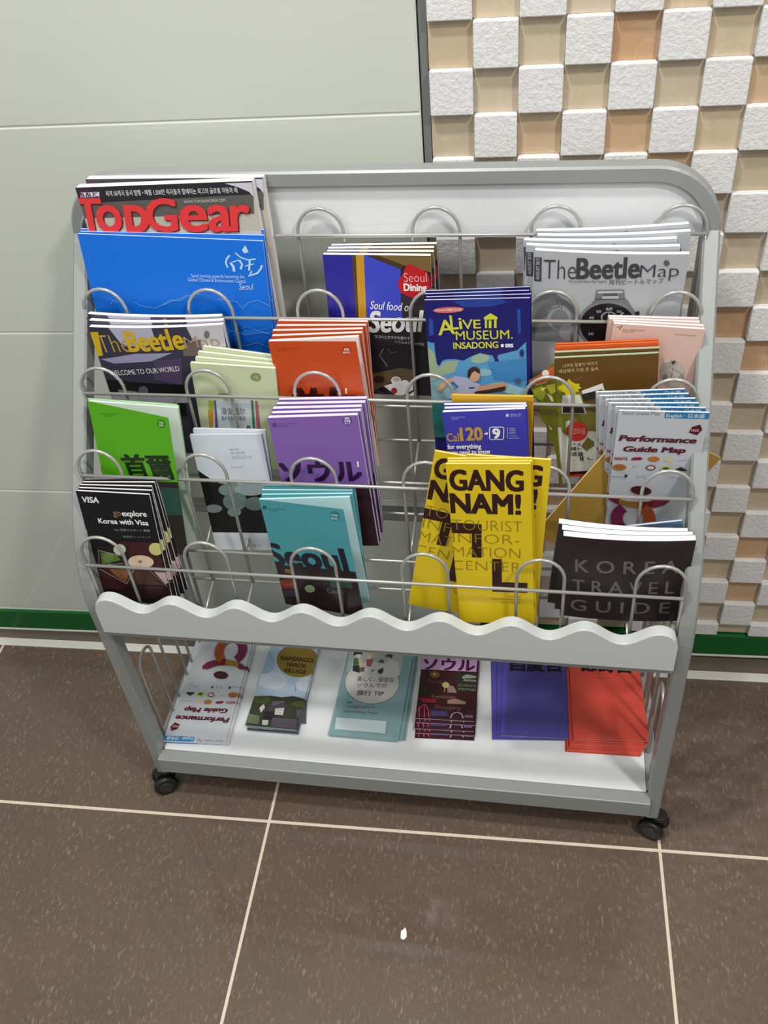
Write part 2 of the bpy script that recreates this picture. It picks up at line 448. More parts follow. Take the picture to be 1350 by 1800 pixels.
STACKS = [
{'key': 'topgear', 'kind': 'magazine', 'cat': 'magazine', 'label': 'motoring magazine with red title lettering', 'group': None, 'w': 0.2126, 'h': 0.2637, 't': 0.0115, 'col': (188, 184, 170), 'page': (240, 238, 246), 'mats': [[-0.3447, 0.223, 0.9275, 0.9997, 0.0007, 0.0233, 0.0, -0.9996, 0.03], [-0.3358, 0.2355, 0.9322, 1.0, -0.0002, -0.0051, 0.0, -0.9996, 0.03]], 'bow': 0, 'items': [('p', (40, 38, 44), [0, 0, 2126, 0, 2104, -219, -18, -229]), ('p', (92, 92, 88), [-12, -188, 2110, -154, 2081, -378, -19, -367]), ('p', (62, 34, 60), [13, -3, 175, -4, 138, -121, -2, -132]), ('p', (205, 200, 215), [1803, -15, 2123, -17, 2111, -180, 2068, -121, 1951, -64]), ('p', (225, 215, 235), [51, -57, 118, -59, 99, -118, 32, -116]), ('p', (225, 215, 235), [132, -58, 199, -60, 181, -119, 113, -117]), ('p', (225, 215, 235), [214, -57, 283, -59, 265, -118, 196, -115]), ('t', (60, 34, 70), 'B', [47, -110, 42, 47, -0.6], {'b': 0.015}), ('t', (60, 34, 70), 'B', [129, -111, 42, 47, -0.6], {'b': 0.015}), ('t', (60, 34, 70), 'C', [211, -111, 44, 48, 0.6], {'b': 0.015}), ('t', (215, 215, 215), '세계 50개국 동시 발행 • 매월 1,500만 독자들과 함께하는 최고의 글로벌 자동차 매', [355, -106, 1581, 60, -0.6], {'b': 0.01}), ('t', (200, 200, 195), 'WWW.TOPGEARKOREA.COM', [1276, -225, 498, 33, 0.4], {}), ('t', (92, 36, 36), 'T', [-53, -541, 318, 400, -1.1], {'b': 0.022, 'sh': 0.12}), ('t', (92, 36, 36), 'o', [171, -544, 294, 315, -1.1], {'b': 0.022, 'sh': 0.12}), ('t', (92, 36, 36), 'p', [494, -551, 299, 311, -1.1], {'b': 0.022, 'sh': 0.12}), ('t', (92, 36, 36), 'G', [793, -557, 373, 387, -1.2], {'b': 0.022, 'sh': 0.12}), ('t', (92, 36, 36), 'e', [1200, -565, 306, 302, -1.1], {'b': 0.022, 'sh': 0.12}), ('t', (92, 36, 36), 'a', [1534, -572, 262, 298, -1.0], {'b': 0.022, 'sh': 0.12}), ('t', (92, 36, 36), 'r', [1796, -577, 239, 294, -1.0], {'b': 0.022, 'sh': 0.12}), ('t', (226, 58, 62), 'T', [-63, -526, 318, 399, -1.1], {'b': 0.022, 'sh': 0.12}), ('t', (226, 58, 62), 'o', [161, -530, 294, 314, -1.1], {'b': 0.022, 'sh': 0.12}), ('t', (226, 58, 62), 'p', [484, -537, 298, 310, -1.1], {'b': 0.022, 'sh': 0.12}), ('t', (226, 58, 62), 'G', [782, -542, 373, 387, -1.2], {'b': 0.022, 'sh': 0.12}), ('t', (226, 58, 62), 'e', [1190, -551, 306, 302, -1.1], {'b': 0.022, 'sh': 0.12}), ('t', (226, 58, 62), 'a', [1523, -558, 262, 298, -1.1], {'b': 0.022, 'sh': 0.12}), ('t', (226, 58, 62), 'r', [1785, -563, 239, 294, -1.0], {'b': 0.022, 'sh': 0.12})]},
{'key': 'blue', 'kind': 'map', 'cat': 'brochure', 'label': 'bright blue city brochure with white calligraphy emblem', 'group': None, 'w': 0.2262, 'h': 0.2119, 't': 0.0034, 'col': (14, 112, 222), 'page': (225, 228, 245), 'mats': [[-0.3544, 0.214, 0.8754, 0.999, -0.0022, -0.0439, 0.0, -0.9988, 0.0499], [-0.3533, 0.218, 0.8764, 0.9996, -0.0013, -0.0264, 0.0, -0.9988, 0.0499], [-0.3543, 0.222, 0.8774, 1.0, -0.0005, -0.009, 0.0, -0.9988, 0.0499]], 'bow': 0, 'items': [('p', (10, 90, 190), [-143, -1438, 2334, -1172, 2295, -1947, -186, -2207]), ('p', (190, 220, 250), [1997, -121, 2046, -58, 2076, -139, 2023, -158]), ('l', (190, 220, 250), 1.6, [1915, -156, 1971, -210, 2059, -238, 2151, -221]), ('l', (190, 220, 250), 2.0, [1843, -188, 1802, -233, 1781, -282, 1796, -344]), ('l', (190, 220, 250), 3.2, [1839, -279, 1868, -330, 1871, -389]), ('l', (190, 220, 250), 1.4, [1866, -273, 1936, -245, 1982, -288]), ('l', (190, 220, 250), 2.4, [1952, -243, 1981, -294, 1954, -358]), ('l', (190, 220, 250), 2.4, [2079, -242, 2056, -369]), ('l', (190, 220, 250), 1.3, [2014, -315, 2125, -282]), ('l', (190, 220, 250), 2.2, [2089, -373, 2040, -437, 2153, -397, 2200, -342, 2221, -294]), ('t', (190, 220, 250), 'Seoul moving upwards becoming the', [1331, -486, 657, 44, 1.4], {}), ('t', (190, 220, 250), 'Global Climate & Environment Capital', [1280, -539, 715, 44, 1.0], {}), ('t', (190, 220, 250), 'Seoul', [1906, -619, 184, 81, 2.8], {'sh': 0.3}), ('l', (120, 175, 235), 0.7, [222, -893, 271, -839, 339, -869]), ('l', (120, 175, 235), 0.7, [541, -846, 605, -894, 796, -922, 904, -865, 1013, -796, 1133, -803, 1267, -720, 1414, -701]), ('l', (120, 175, 235), 0.7, [901, -878, 1009, -822, 1164, -763, 1244, -714]), ('l', (120, 175, 235), 0.7, [1621, -753, 1739, -759, 1855, -778, 1915, -863, 1996, -783, 2119, -739, 2275, -819]), ('l', (90, 150, 220), 0.8, [1638, -1147, 1755, -1180, 1933, -1105, 2073, -1148, 2246, -1100]), ('l', (90, 150, 220), 0.8, [1653, -1212, 1781, -1165, 1895, -1224, 2118, -1172, 2236, -1191]), ('l', (90, 150, 220), 0.6, [1867, -1057, 1924, -1183, 2048, -1150, 2214, -1179]), ('l', (90, 150, 220), 0.8, [1707, -1354, 1901, -1369, 2053, -1320, 2193, -1378])]},
{'key': 'dining', 'kind': 'guide', 'cat': 'booklet', 'label': 'purple and mustard dining guide with a red badge', 'group': None, 'w': 0.125, 'h': 0.1852, 't': 0.007, 'col': (38, 30, 38), 'page': (245, 242, 235), 'mats': [[-0.0599, 0.213, 0.849, 0.9999, -0.0006, -0.0144, 0.0, -0.999, 0.045], [-0.0573, 0.2212, 0.8486, 1.0, -0.0002, -0.0051, 0.0, -0.999, 0.045], [-0.0579, 0.2294, 0.8482, 1.0, 0.0002, 0.0043, 0.0, -0.999, 0.045], [-0.0555, 0.2376, 0.8478, 0.9999, 0.0006, 0.0136, 0.0, -0.999, 0.045]], 'bow': 0, 'items': [('p', (42, 38, 148), [-1, 0, 343, -2, 328, -822, -39, -832]), ('p', (84, 62, 36), [343, -2, 390, -1, 365, -821, 328, -822]), ('p', (200, 148, 38), [390, -1, 484, 0, 458, -819, 365, -821]), ('p', (60, 72, 195), [484, 0, 548, -17, 903, -166, 884, -597, 911, -807, 458, -819]), ('p', (120, 96, 52), [643, 2, 1251, -2, 1246, -197, 940, -116]), ('p', (70, 52, 38), [526, 3, 643, 2, 940, -118, 903, -166]), ('p', (50, 42, 52), [888, -494, 1253, -410, 1249, -798, 898, -807]), ('p', (190, 26, 36), [964, -118, 1011, -96, 1206, -198, 1238, -284, 1241, -410, 1187, -449, 1019, -517, 901, -468, 858, -379, 861, -303, 911, -252]), ('t', (240, 190, 190), 'Seoul', [935, -321, 265, 113, 1.0], {'b': -0.012}), ('t', (245, 245, 245), 'Dining', [930, -429, 263, 89, -0.2], {'b': 0.035}), ('p', (30, 26, 34), [486, -953, 1258, -932, 1232, -2077, 461, -2112]), ('t', (245, 245, 245), 'Soul food of', [514, -671, 504, 105, -2.4], {'b': 0.005, 'sh': 0.28}), ('t', (245, 245, 245), 'Seoul', [490, -977, 665, 272, 2.5], {'b': 0.03, 'sh': 0.25}), ('t', (215, 215, 215), 'ココロとカラダを癒やす', [544, -1054, 430, 41, -2.0], {}), ('t', (215, 215, 215), 'ソウルのグルメ探訪', [786, -1116, 358, 35, -3.8], {}), ('l', (120, 120, 130), 1.2, [645, -1196, 589, -1296, 635, -1365, 681, -1449]), ('l', (100, 100, 110), 0.8, [695, -1195, 741, -1263, 805, -1233]), ('p', (96, 78, 62), [484, -1558, 832, -1458, 1008, -1481, 1001, -1669, 747, -1650, 481, -1808]), ('e', (104, 72, 48), [562, -1642, 109, 4, -5, -81]), ('e', (50, 34, 26), [562, -1635, 71, 3, -3, -51]), ('p', (232, 228, 222), [614, -1728, 785, -1663, 987, -1684, 984, -1773, 800, -1884]), ('p', (60, 54, 54), [509, -1762, 785, -1915, 757, -1961, 494, -1807]), ('e', (238, 236, 230), [779, -1641, 64, 2, -3, -59]), ('e', (190, 180, 170), [780, -1626, 45, 2, -1, -29]), ('e', (238, 236, 230), [886, -1681, 57, 2, -2, -52]), ('e', (150, 40, 44), [746, -1790, 39, 2, -2, -45]), ('p', (222, 220, 216), [810, -1944, 996, -1787, 1002, -1996, 858, -2033])]},
{'key': 'beetlegray', 'kind': 'magazine', 'cat': 'magazine', 'label': 'grey magazine with a wristwatch on its cover', 'group': None, 'w': 0.1647, 'h': 0.1934, 't': 0.0072, 'col': (176, 179, 185), 'page': (242, 243, 246), 'mats': [[0.1813, 0.206, 0.8573, 0.9996, -0.0003, -0.0297, 0.0, -1.0, 0.01], [0.1714, 0.2145, 0.8592, 0.9999, -0.0001, -0.0114, 0.0, -1.0, 0.01], [0.1684, 0.223, 0.8609, 1.0, 0.0001, 0.007, 0.0, -1.0, 0.01], [0.1828, 0.2315, 0.8621, 0.9997, 0.0003, 0.0253, 0.0, -1.0, 0.01], [0.1812, 0.24, 0.8637, 0.999, 0.0004, 0.0437, 0.0, -1.0, 0.01]], 'bow': 0.004, 'items': [('p', (128, 129, 133), [18, -560, 255, -498, 526, -686, 579, -1114, 18, -1139]), ('e', (160, 162, 166), [326, -804, 145, 6, -12, 165]), ('e', (126, 127, 131), [336, -832, 105, 4, -10, 129]), ('e', (150, 151, 155), [429, -987, 90, 4, 9, -114]), ('l', (80, 80, 84), 0.8, [279, -605, 315, -658, 344, -620, 341, -693]), ('l', (96, 96, 100), 0.8, [179, -792, 221, -698, 315, -667]), ('p', (66, 66, 74), [3, -79, 81, -77, 95, -365, 15, -364]), ('t', (205, 205, 210), 'AUGUST 2013', [70, -345, 256, 35, 92.8], {}), ('t', (62, 62, 68), 'The', [116, -329, 354, 228, 2.5], {'b': -0.012}), ('t', (62, 62, 68), 'Beetle', [479, -303, 663, 238, 3.1], {'b': 0.028}), ('t', (62, 62, 68), 'Map', [1151, -268, 413, 146, 1.9], {'b': -0.012}), ('e', (90, 84, 84), [1416, -96, 30, -2, -5, 33]), ('t', (90, 88, 92), 'The monthly Beetle Map magazine', [394, -355, 413, 28, 2.9], {}), ('t', (62, 62, 68), '月刊ビートルマップ', [833, -358, 583, 59, 2.6], {}), ('p', (118, 120, 126), [707, -429, 1002, -415, 1036, -567, 699, -580]), ('p', (198, 200, 205), [725, -446, 989, -433, 995, -457, 724, -470]), ('p', (84, 86, 92), [790, -468, 937, -459, 941, -491, 793, -498]), ('p', (190, 192, 198), [778, -506, 949, -496, 961, -526, 778, -536]), ('p', (70, 72, 78), [710, -538, 1031, -523, 1033, -544, 708, -560]), ('p', (112, 114, 120), [696, -553, 1047, -531, 1162, -698, 554, -832, 566, -776]), ('e', (122, 124, 130), [876, -865, 337, 14, -34, 314]), ('e', (24, 24, 28), [877, -874, 308, 13, -31, 287]), ('e', (150, 152, 158), [877, -764, 90, 4, -8, 76]), ('e', (30, 30, 34), [877, -767, 71, 3, -7, 64]), ('l', (210, 210, 214), 0.7, [877, -767, 871, -709]), ('l', (220, 220, 224), 1.0, [965, -769, 1033, -697]), ('t', (215, 215, 218), '60', [835, -674, 68, 36, 2.2], {}), ('t', (195, 195, 198), '50', [736, -714, 51, 33, 12.5], {}), ('t', (195, 195, 198), '05', [953, -697, 55, 30, -7.2], {}), ('t', (215, 215, 218), '10', [1044, -766, 51, 31, 2.3], {}), ('t', (215, 215, 218), '40', [660, -791, 54, 33, 2.3], {}), ('t', (195, 195, 198), '20', [667, -999, 62, 32, 2.5], {}), ('p', (40, 40, 44), [1153, -689, 1198, -669, 1212, -717, 1170, -734]), ('e', (96, 98, 104), [937, -1428, 250, 13, -17, 156])]},
{'key': 'beetlepurple', 'kind': 'magazine', 'cat': 'magazine', 'label': 'dark purple city map magazine with yellow title', 'group': None, 'w': 0.1716, 'h': 0.1858, 't': 0.0075, 'col': (56, 50, 72), 'page': (240, 240, 248), 'mats': [[-0.3528, 0.17, 0.7756, 0.9995, 0.0009, 0.0302, 0.0, -0.9996, 0.03], [-0.3548, 0.1785, 0.7796, 0.9999, 0.0003, 0.0112, 0.0, -0.9996, 0.03], [-0.3591, 0.187, 0.7837, 1.0, -0.0002, -0.0078, 0.0, -0.9996, 0.03]], 'bow': 0.005, 'items': [('p', (176, 172, 192), [271, 1, 834, 47, 838, -162, 669, -274, 375, -220]), ('p', (190, 184, 190), [1267, 39, 1718, 7, 1695, -369, 1349, -364]), ('p', (112, 92, 92), [1169, -231, 1410, -170, 1386, -398, 1143, -395]), ('p', (150, 146, 178), [22, -449, 522, -354, 1019, -344, 711, -457, 196, -502]), ('p', (160, 130, 160), [958, -459, 1084, -511, 1044, -731, 919, -730, 830, -593]), ('p', (78, 60, 92), [746, -440, 1120, -428, 1027, -800, 668, -729]), ('p', (18, 16, 22), [10, -742, 1058, -800, 975, -1261, -68, -1263]), ('p', (205, 168, 34), [2, -67, 113, -61, 75, -391, -9, -407]), ('t', (190, 160, 60), 'The', [68, -352, 417, 241, 3.9], {'b': -0.012}), ('t', (205, 168, 34), 'Beetle', [469, -320, 724, 273, 2.5], {'b': 0.03}), ('t', (165, 148, 120), 'Map', [1204, -287, 429, 159, 1.2], {'b': -0.012}), ('e', (110, 104, 110), [1502, -111, 33, -1, 12, 51]), ('t', (205, 202, 210), 'WELCOME TO OUR WORLD', [98, -676, 956, 70, 4.9], {'b': 0.012}), ('p', (120, 118, 126), [129, -883, 397, -902, 379, -964, 131, -928]), ('e', (90, 88, 96), [482, -885, 67, 0, 20, 70]), ('p', (150, 146, 160), [-42, -963, 1054, -975, 1040, -1063, -56, -1062])]},
{'key': 'cream', 'kind': 'leaflet', 'cat': 'leaflet', 'label': 'pale green leaflet with a round stamp', 'group': None, 'w': 0.105, 'h': 0.152, 't': 0.0044, 'col': (198, 206, 170), 'page': (228, 228, 212), 'mats': [[-0.2231, 0.147, 0.7417, 0.9985, -0.0022, -0.0544, 0.0, -0.9992, 0.04], [-0.2174, 0.1524, 0.7461, 0.9968, -0.0032, -0.0804, 0.0, -0.9992, 0.04], [-0.2149, 0.1578, 0.7505, 0.9943, -0.0043, -0.1064, 0.0, -0.9992, 0.04], [-0.2094, 0.1632, 0.7549, 0.9912, -0.0053, -0.1323, 0.0, -0.9992, 0.04]], 'bow': 0, 'items': [('e', (128, 142, 92), [801, -136, 68, 1, -5, -61]), ('t', (190, 205, 160), '서울', [768, -162, 66, 48, 0.8], {}), ('p', (120, 150, 100), [296, -405, 475, -396, 473, -434, 286, -444]), ('p', (200, 206, 214), [249, -502, 696, -471, 674, -981, 228, -1022]), ('p', (160, 170, 60), [155, -516, 232, -515, 203, -657, 144, -662]), ('p', (196, 138, 52), [129, -663, 204, -651, 149, -982, 113, -986]), ('p', (96, 84, 140), [232, -515, 255, -507, 223, -1022, 182, -1026]), ('p', (60, 120, 110), [705, -470, 730, -468, 713, -978, 679, -981]), ('p', (176, 96, 106), [757, -477, 786, -474, 783, -971, 728, -976]), ('t', (92, 92, 104), '漫说首尔', [304, -705, 315, 96, 3.9], {}), ('t', (120, 122, 130), '漫步在首尔的街道', [292, -797, 318, 62, 4.6], {}), ('p', (70, 90, 96), [615, -848, 654, -850, 651, -914, 593, -908])]},
{'key': 'orange', 'kind': 'booklet', 'cat': 'booklet', 'label': 'orange city booklet', 'group': None, 'w': 0.1089, 'h': 0.1795, 't': 0.006, 'col': (190, 70, 20), 'page': (238, 226, 222), 'mats': [[-0.1236, 0.155, 0.7684, 0.9977, 0.0061, 0.068, 0.0, -0.996, 0.0896], [-0.1211, 0.1628, 0.7707, 0.9987, 0.0045, 0.0504, 0.0, -0.996, 0.0896], [-0.1217, 0.1706, 0.773, 0.9995, 0.003, 0.0328, 0.0, -0.996, 0.0896], [-0.1188, 0.1784, 0.7752, 0.9999, 0.0014, 0.0152, 0.0, -0.996, 0.0896], [-0.118, 0.1862, 0.7775, 1.0, -0.0002, -0.0024, 0.0, -0.996, 0.0896]], 'bow': 0, 'open': 0.111, 'items': [('t', (130, 44, 18), 'SEOUL METROPOLITAN', [101, -103, 248, 16, 1.3], {}), ('t', (130, 44, 18), 'GOVERNMENT', [96, -126, 136, 14, 1.3], {}), ('e', (170, 52, 22), [960, -113, 62, 0, -9, -57]), ('t', (250, 225, 210), '韩国', [931, -113, 59, 28, 0.3], {'b': 0.01}), ('t', (250, 225, 210), '简体中文', [911, -153, 89, 29, 0.4], {'b': 0.01}), ('p', (70, 22, 14), [-585, -1204, 1371, -1170, 1201, -4394, -1415, -4713]), ('t', (66, 16, 10), '首尔', [194, -1178, 792, 551, 1.9], {'b': 0.05}), ('p', (245, 225, 200), [862, -606, 881, -606, 872, -678, 853, -680])]},
{'key': 'alive', 'kind': 'leaflet', 'cat': 'leaflet', 'label': 'navy museum leaflet with a running man', 'group': None, 'w': 0.1156, 'h': 0.234, 't': 0.0035, 'col': (24, 22, 104), 'page': (196, 192, 200), 'mats': [[0.0635, 0.155, 0.8235, 0.9995, 0.0018, 0.0305, 0.0, -0.9982, 0.0599], [0.0644, 0.1616, 0.8236, 0.9993, 0.0022, 0.0366, 0.0, -0.9982, 0.0599], [0.0621, 0.1682, 0.8237, 0.9991, 0.0026, 0.0426, 0.0, -0.9982, 0.0599], [0.0628, 0.1748, 0.8238, 0.9988, 0.0029, 0.0486, 0.0, -0.9982, 0.0599]], 'bow': 0, 'items': [('p', (36, 62, 150), [312, -15, 818, 1, 917, -39, 735, -90, 430, -95]), ('p', (44, 70, 160), [42, -210, 82, -233, 81, -417, 26, -439]), ('p', (40, 70, 160), [1011, -129, 1051, -130, 1053, -410, 1023, -432]), ('p', (84, 148, 196), [-35, -485, 42, -521, 79, -522, 81, -652, 93, -796, 124, -821, 149, -761, 199, -735, 305, -733, 400, -756, 487, -702, 593, -658, 619, -665, 631, -736, 649, -736, 661, -677, 729, -690, 753, -743, 756, -821, 772, -845, 788, -833, 805, -768, 786, -708, 802, -685, 1010, -629, 1109, -526, 1123, -1787, -96, -1794]), ('p', (150, 168, 136), [-33, -532, 66, -640, 95, -845, 197, -761, 347, -751, 285, -907, 154, -943, -62, -1078]), ('p', (132, 168, 176), [-56, -1078, 186, -956, 274, -1117, 187, -1307, -67, -1306]), ('e', (150, 176, 150), [591, -730, 105, 11, -2, -60]), ('e', (136, 178, 196), [627, -910, 95, -1, -2, -49]), ('p', (58, 128, 186), [674, -778, 1102, -735, 1106, -1024, 900, -1034, 741, -997]), ('p', (150, 190, 204), [686, -1058, 836, -1034, 1105, -1134, 1110, -1221, 876, -1183]), ('e', (210, 96, 98), [263, -118, 171, 5, -2, -36]), ('t', (250, 215, 200), 'ENGLISH/中國語/日本語', [115, -132, 293, 31, 0.5], {'b': 0.01}), ('t', (206, 206, 62), 'A', [138, -424, 187, 179, 4.4], {'b': 0.012}), ('t', (206, 206, 62), 'L', [281, -357, 84, 170, 2.9], {'b': 0.015}), ('t', (206, 206, 62), 'i', [379, -353, 27, 135, 3.8], {'b': 0.015}), ('t', (206, 206, 62), 'V', [413, -356, 114, 116, 2.4], {'b': 0.008}), ('t', (206, 206, 62), 'E', [535, -346, 75, 104, 0.7], {'b': 0.015}), ('p', (206, 206, 62), [650, -213, 725, -165, 801, -214, 796, -243, 654, -242]), ('p', (206, 206, 62), [661, -245, 685, -245, 682, -345, 658, -344]), ('p', (206, 206, 62), [703, -251, 733, -252, 730, -345, 700, -345]), ('p', (206, 206, 62), [761, -247, 790, -247, 787, -344, 759, -344]), ('t', (206, 206, 62), 'MUSEUM.', [331, -485, 632, 110, 0.7], {'b': 0.004}), ('t', (206, 206, 62), 'INSADONG', [297, -596, 502, 80, 0.8], {'b': 0.022}), ('t', (245, 245, 245), 'SBS', [879, -584, 86, 42, 0.8], {'b': 0.04}), ('e', (245, 245, 245), [846, -562, 17, 0, 0, 21]), ('e', (30, 40, 110), [1061, -659, 23, 0, 0, -47]), ('l', (208, 160, 130), 6, [281, -987, 181, -1030, 88, -1135]), ('p', (170, 172, 204), [283, -944, 433, -970, 516, -1032, 579, -1057, 565, -1144, 476, -1219, 190, -1256, 227, -1193, 330, -1093, 269, -1018]), ('p', (196, 150, 118), [568, -1082, 836, -1036, 894, -1047, 867, -1102, 684, -1144, 509, -1194]), ('p', (56, 40, 34), [511, -1156, 684, -1126, 872, -1083, 866, -1139, 509, -1200]), ('e', (204, 158, 130), [520, -934, 64, -1, -4, -92]), ('p', (52, 34, 28), [439, -958, 448, -872, 492, -830, 545, -827, 586, -868, 579, -922, 522, -879, 489, -909, 465, -970]), ('l', (40, 34, 60), 1.5, [448, -1106, 513, -1100]), ('e', (70, 84, 110), [1016, -1011, 37, 0, 0, -31]), ('p', (30, 110, 110), [-67, -1306, 1109, -1309, 1123, -1787, -90, -1794])]},
{'key': 'brown', 'kind': 'leaflet', 'cat': 'leaflet', 'label': 'brown leaflet with a yellow maple leaf print', 'group': None, 'w': 0.1124, 'h': 0.1678, 't': 0.0035, 'col': (220, 218, 206), 'page': (150, 176, 140), 'mats': [[0.2075, 0.146, 0.7573, 0.997, 0.0015, 0.0768, 0.0, -0.9998, 0.02], [0.2078, 0.151, 0.7615, 0.9976, 0.0014, 0.0697, 0.0, -0.9998, 0.02]], 'bow': 0, 'items': [('p', (98, 68, 22), [0, 0, 1124, 0, 1143, -586, -12, -890]), ('t', (214, 190, 150), '나무와 꽃들이 이야기', [94, -123, 373, 43, 2.4], {}), ('t', (214, 190, 150), '세상에서 가장 큰 숲속', [46, -193, 436, 47, 1.7], {}), ('p', (120, 118, 30), [-10, -284, 154, -323, 290, -468, 338, -704, 529, -793, 529, -1035, -26, -930]), ('p', (214, 200, 30), [16, -377, 85, -350, 69, -313, 128, -321, 155, -272, 187, -319, 237, -347, 271, -344, 266, -379, 295, -406, 253, -419, 265, -451, 227, -454, 226, -506, 184, -483, 115, -511, 108, -458, 40, -429]), ('l', (150, 110, 40), 0.5, [196, -325, 298, -252]), ('p', (236, 234, 228), [295, -442, 526, -352, 547, -445, 446, -491, 302, -494]), ('p', (40, 38, 34), [294, -488, 522, -433, 526, -469, 446, -553, 310, -577]), ('p', (232, 230, 224), [77, -493, 273, -492, 341, -758, 61, -745]), ('p', (36, 28, 28), [77, -634, 300, -639, 328, -752, 70, -735]), ('e', (130, 124, 50), [138, -953, 87, -4, -3, -110]), ('e', (126, 110, 48), [365, -909, 61, -3, -1, -98]), ('p', (112, 100, 44), [273, -1224, 354, -1094, 423, -1163, 423, -1219, 334, -1294]), ('p', (214, 212, 200), [105, -854, 175, -836, 102, -963]), ('e', (200, 46, 36), [231, -1006, 122, -5, -3, -138]), ('t', (235, 180, 160), '고마을', [171, -1043, 158, 88, -0.3], {}), ('t', (26, 24, 24), 'ㅋ 고', [176, -1204, 93, 34, -4.2], {'b': 0.03}), ('t', (26, 24, 24), '마ㄴ', [165, -1283, 116, 56, 3.5], {'b': 0.03}), ('t', (26, 24, 24), '르을', [163, -1362, 134, 57, 0.5], {'b': 0.03}), ('t', (26, 24, 24), '. ㅐㄴ', [180, -1431, 228, 57, 0.1], {'b': 0.02}), ('p', (40, 24, 18), [112, -1604, 402, -1589, 401, -1642, 111, -1645]), ('p', (198, 54, 30), [66, -1644, 401, -1636, 399, -1867, 134, -1842, 60, -1822])], 'flap': {'pts': [-2, -44, 5, -785, 20, -1351, 41, -1774, -1, -1791, -21, -1350, -54, -1145, -93, -1127, -124, -893, -173, -810, -214, -560, -271, -393, -297, -268, -159, -185], 'items': [('p', (206, 84, 34), [-284, -269, -159, -192, -9, -81, -9, -253, -230, -333]), ('e', (236, 230, 220), [-101, -178, 39, -2, -2, -44]), ('p', (150, 154, 36), [-258, -394, -144, -338, -106, -453, -154, -555, -237, -488]), ('p', (176, 172, 44), [-102, -340, 1, -315, 6, -428, -55, -466]), ('p', (224, 214, 160), [-97, -443, -35, -498, -24, -561, -50, -560]), ('p', (224, 214, 160), [-163, -378, -94, -361, -148, -415]), ('p', (100, 96, 26), [-115, -662, -2, -657, -6, -774, -103, -802]), ('p', (220, 206, 150), [-97, -889, -55, -945, -74, -967]), ('t', (225, 215, 190), 'Seoul', [-217, -339, 132, 29, 17.4], {})]}},
{'key': 'orangeleaf', 'kind': 'leaflet', 'cat': 'leaflet', 'label': 'orange leaflet standing behind the brown leaf-print leaflets', 'group': None, 'w': 0.1115, 'h': 0.1756, 't': 0.0036, 'col': (206, 88, 34), 'page': (212, 104, 48), 'mats': [[0.2082, 0.157, 0.7652, 0.9977, 0.0014, 0.0681, 0.0, -0.9998, 0.02], [0.2082, 0.162, 0.7652, 0.9977, 0.0014, 0.0681, 0.0, -0.9998, 0.02]], 'bow': 0, 'items': []},
{'key': 'pink', 'kind': 'booklet', 'cat': 'booklet', 'label': 'pale pink booklet with a sketched skyline', 'group': None, 'w': 0.098, 'h': 0.1972, 't': 0.0043, 'col': (224, 190, 178), 'page': (240, 234, 234), 'mats': [[0.2707, 0.172, 0.7868, 0.998, 0.0013, -0.063, 0.0, -0.9998, -0.02], [0.2699, 0.177, 0.7867, 0.9988, 0.001, -0.0481, 0.0, -0.9998, -0.02], [0.266, 0.182, 0.7867, 0.9994, 0.0007, -0.0333, 0.0, -0.9998, -0.02], [0.265, 0.187, 0.7866, 0.9998, 0.0004, -0.0184, 0.0, -0.9998, -0.02]], 'bow': 0, 'items': [('l', (110, 96, 92), 1.0, [37, -46, 79, -25, 71, -70, 96, -14]), ('t', (130, 112, 108), 'SEOUL METROPOLITAN', [106, -81, 234, 21, 1.8], {}), ('t', (130, 112, 108), 'GOVERNMENT', [109, -103, 135, 14, 2.9], {}), ('t', (160, 134, 128), 'www.seoul.go.kr', [668, -91, 231, 18, 0.0], {}), ('e', (176, 168, 162), [742, -607, 140, -7, 35, -190]), ('p', (214, 206, 190), [606, -411, 652, -370, 696, -440, 624, -465]), ('p', (84, 60, 62), [700, -449, 730, -419, 753, -436, 726, -479]), ('p', (200, 192, 186), [683, -536, 789, -451, 871, -557, 798, -659]), ('l', (120, 112, 110), 0.6, [694, -516, 829, -580, 878, -672]), ('l', (120, 112, 110), 0.6, [736, -493, 737, -665]), ('e', (130, 122, 120), [670, -651, 27, 2, 7, -38])]},
{'key': 'gold', 'kind': 'booklet', 'cat': 'booklet', 'label': 'gold booklet tilted on its corner behind the performance maps', 'group': None, 'w': 0.1306, 'h': 0.2, 't': 0.003, 'col': (176, 140, 62), 'page': (232, 212, 170), 'mats': [[0.3023, 0.1276, 0.6925, 0.8078, 0.1826, -0.5604, 0.2204, -0.9754, 0.0]], 'bow': 0, 'items': []},
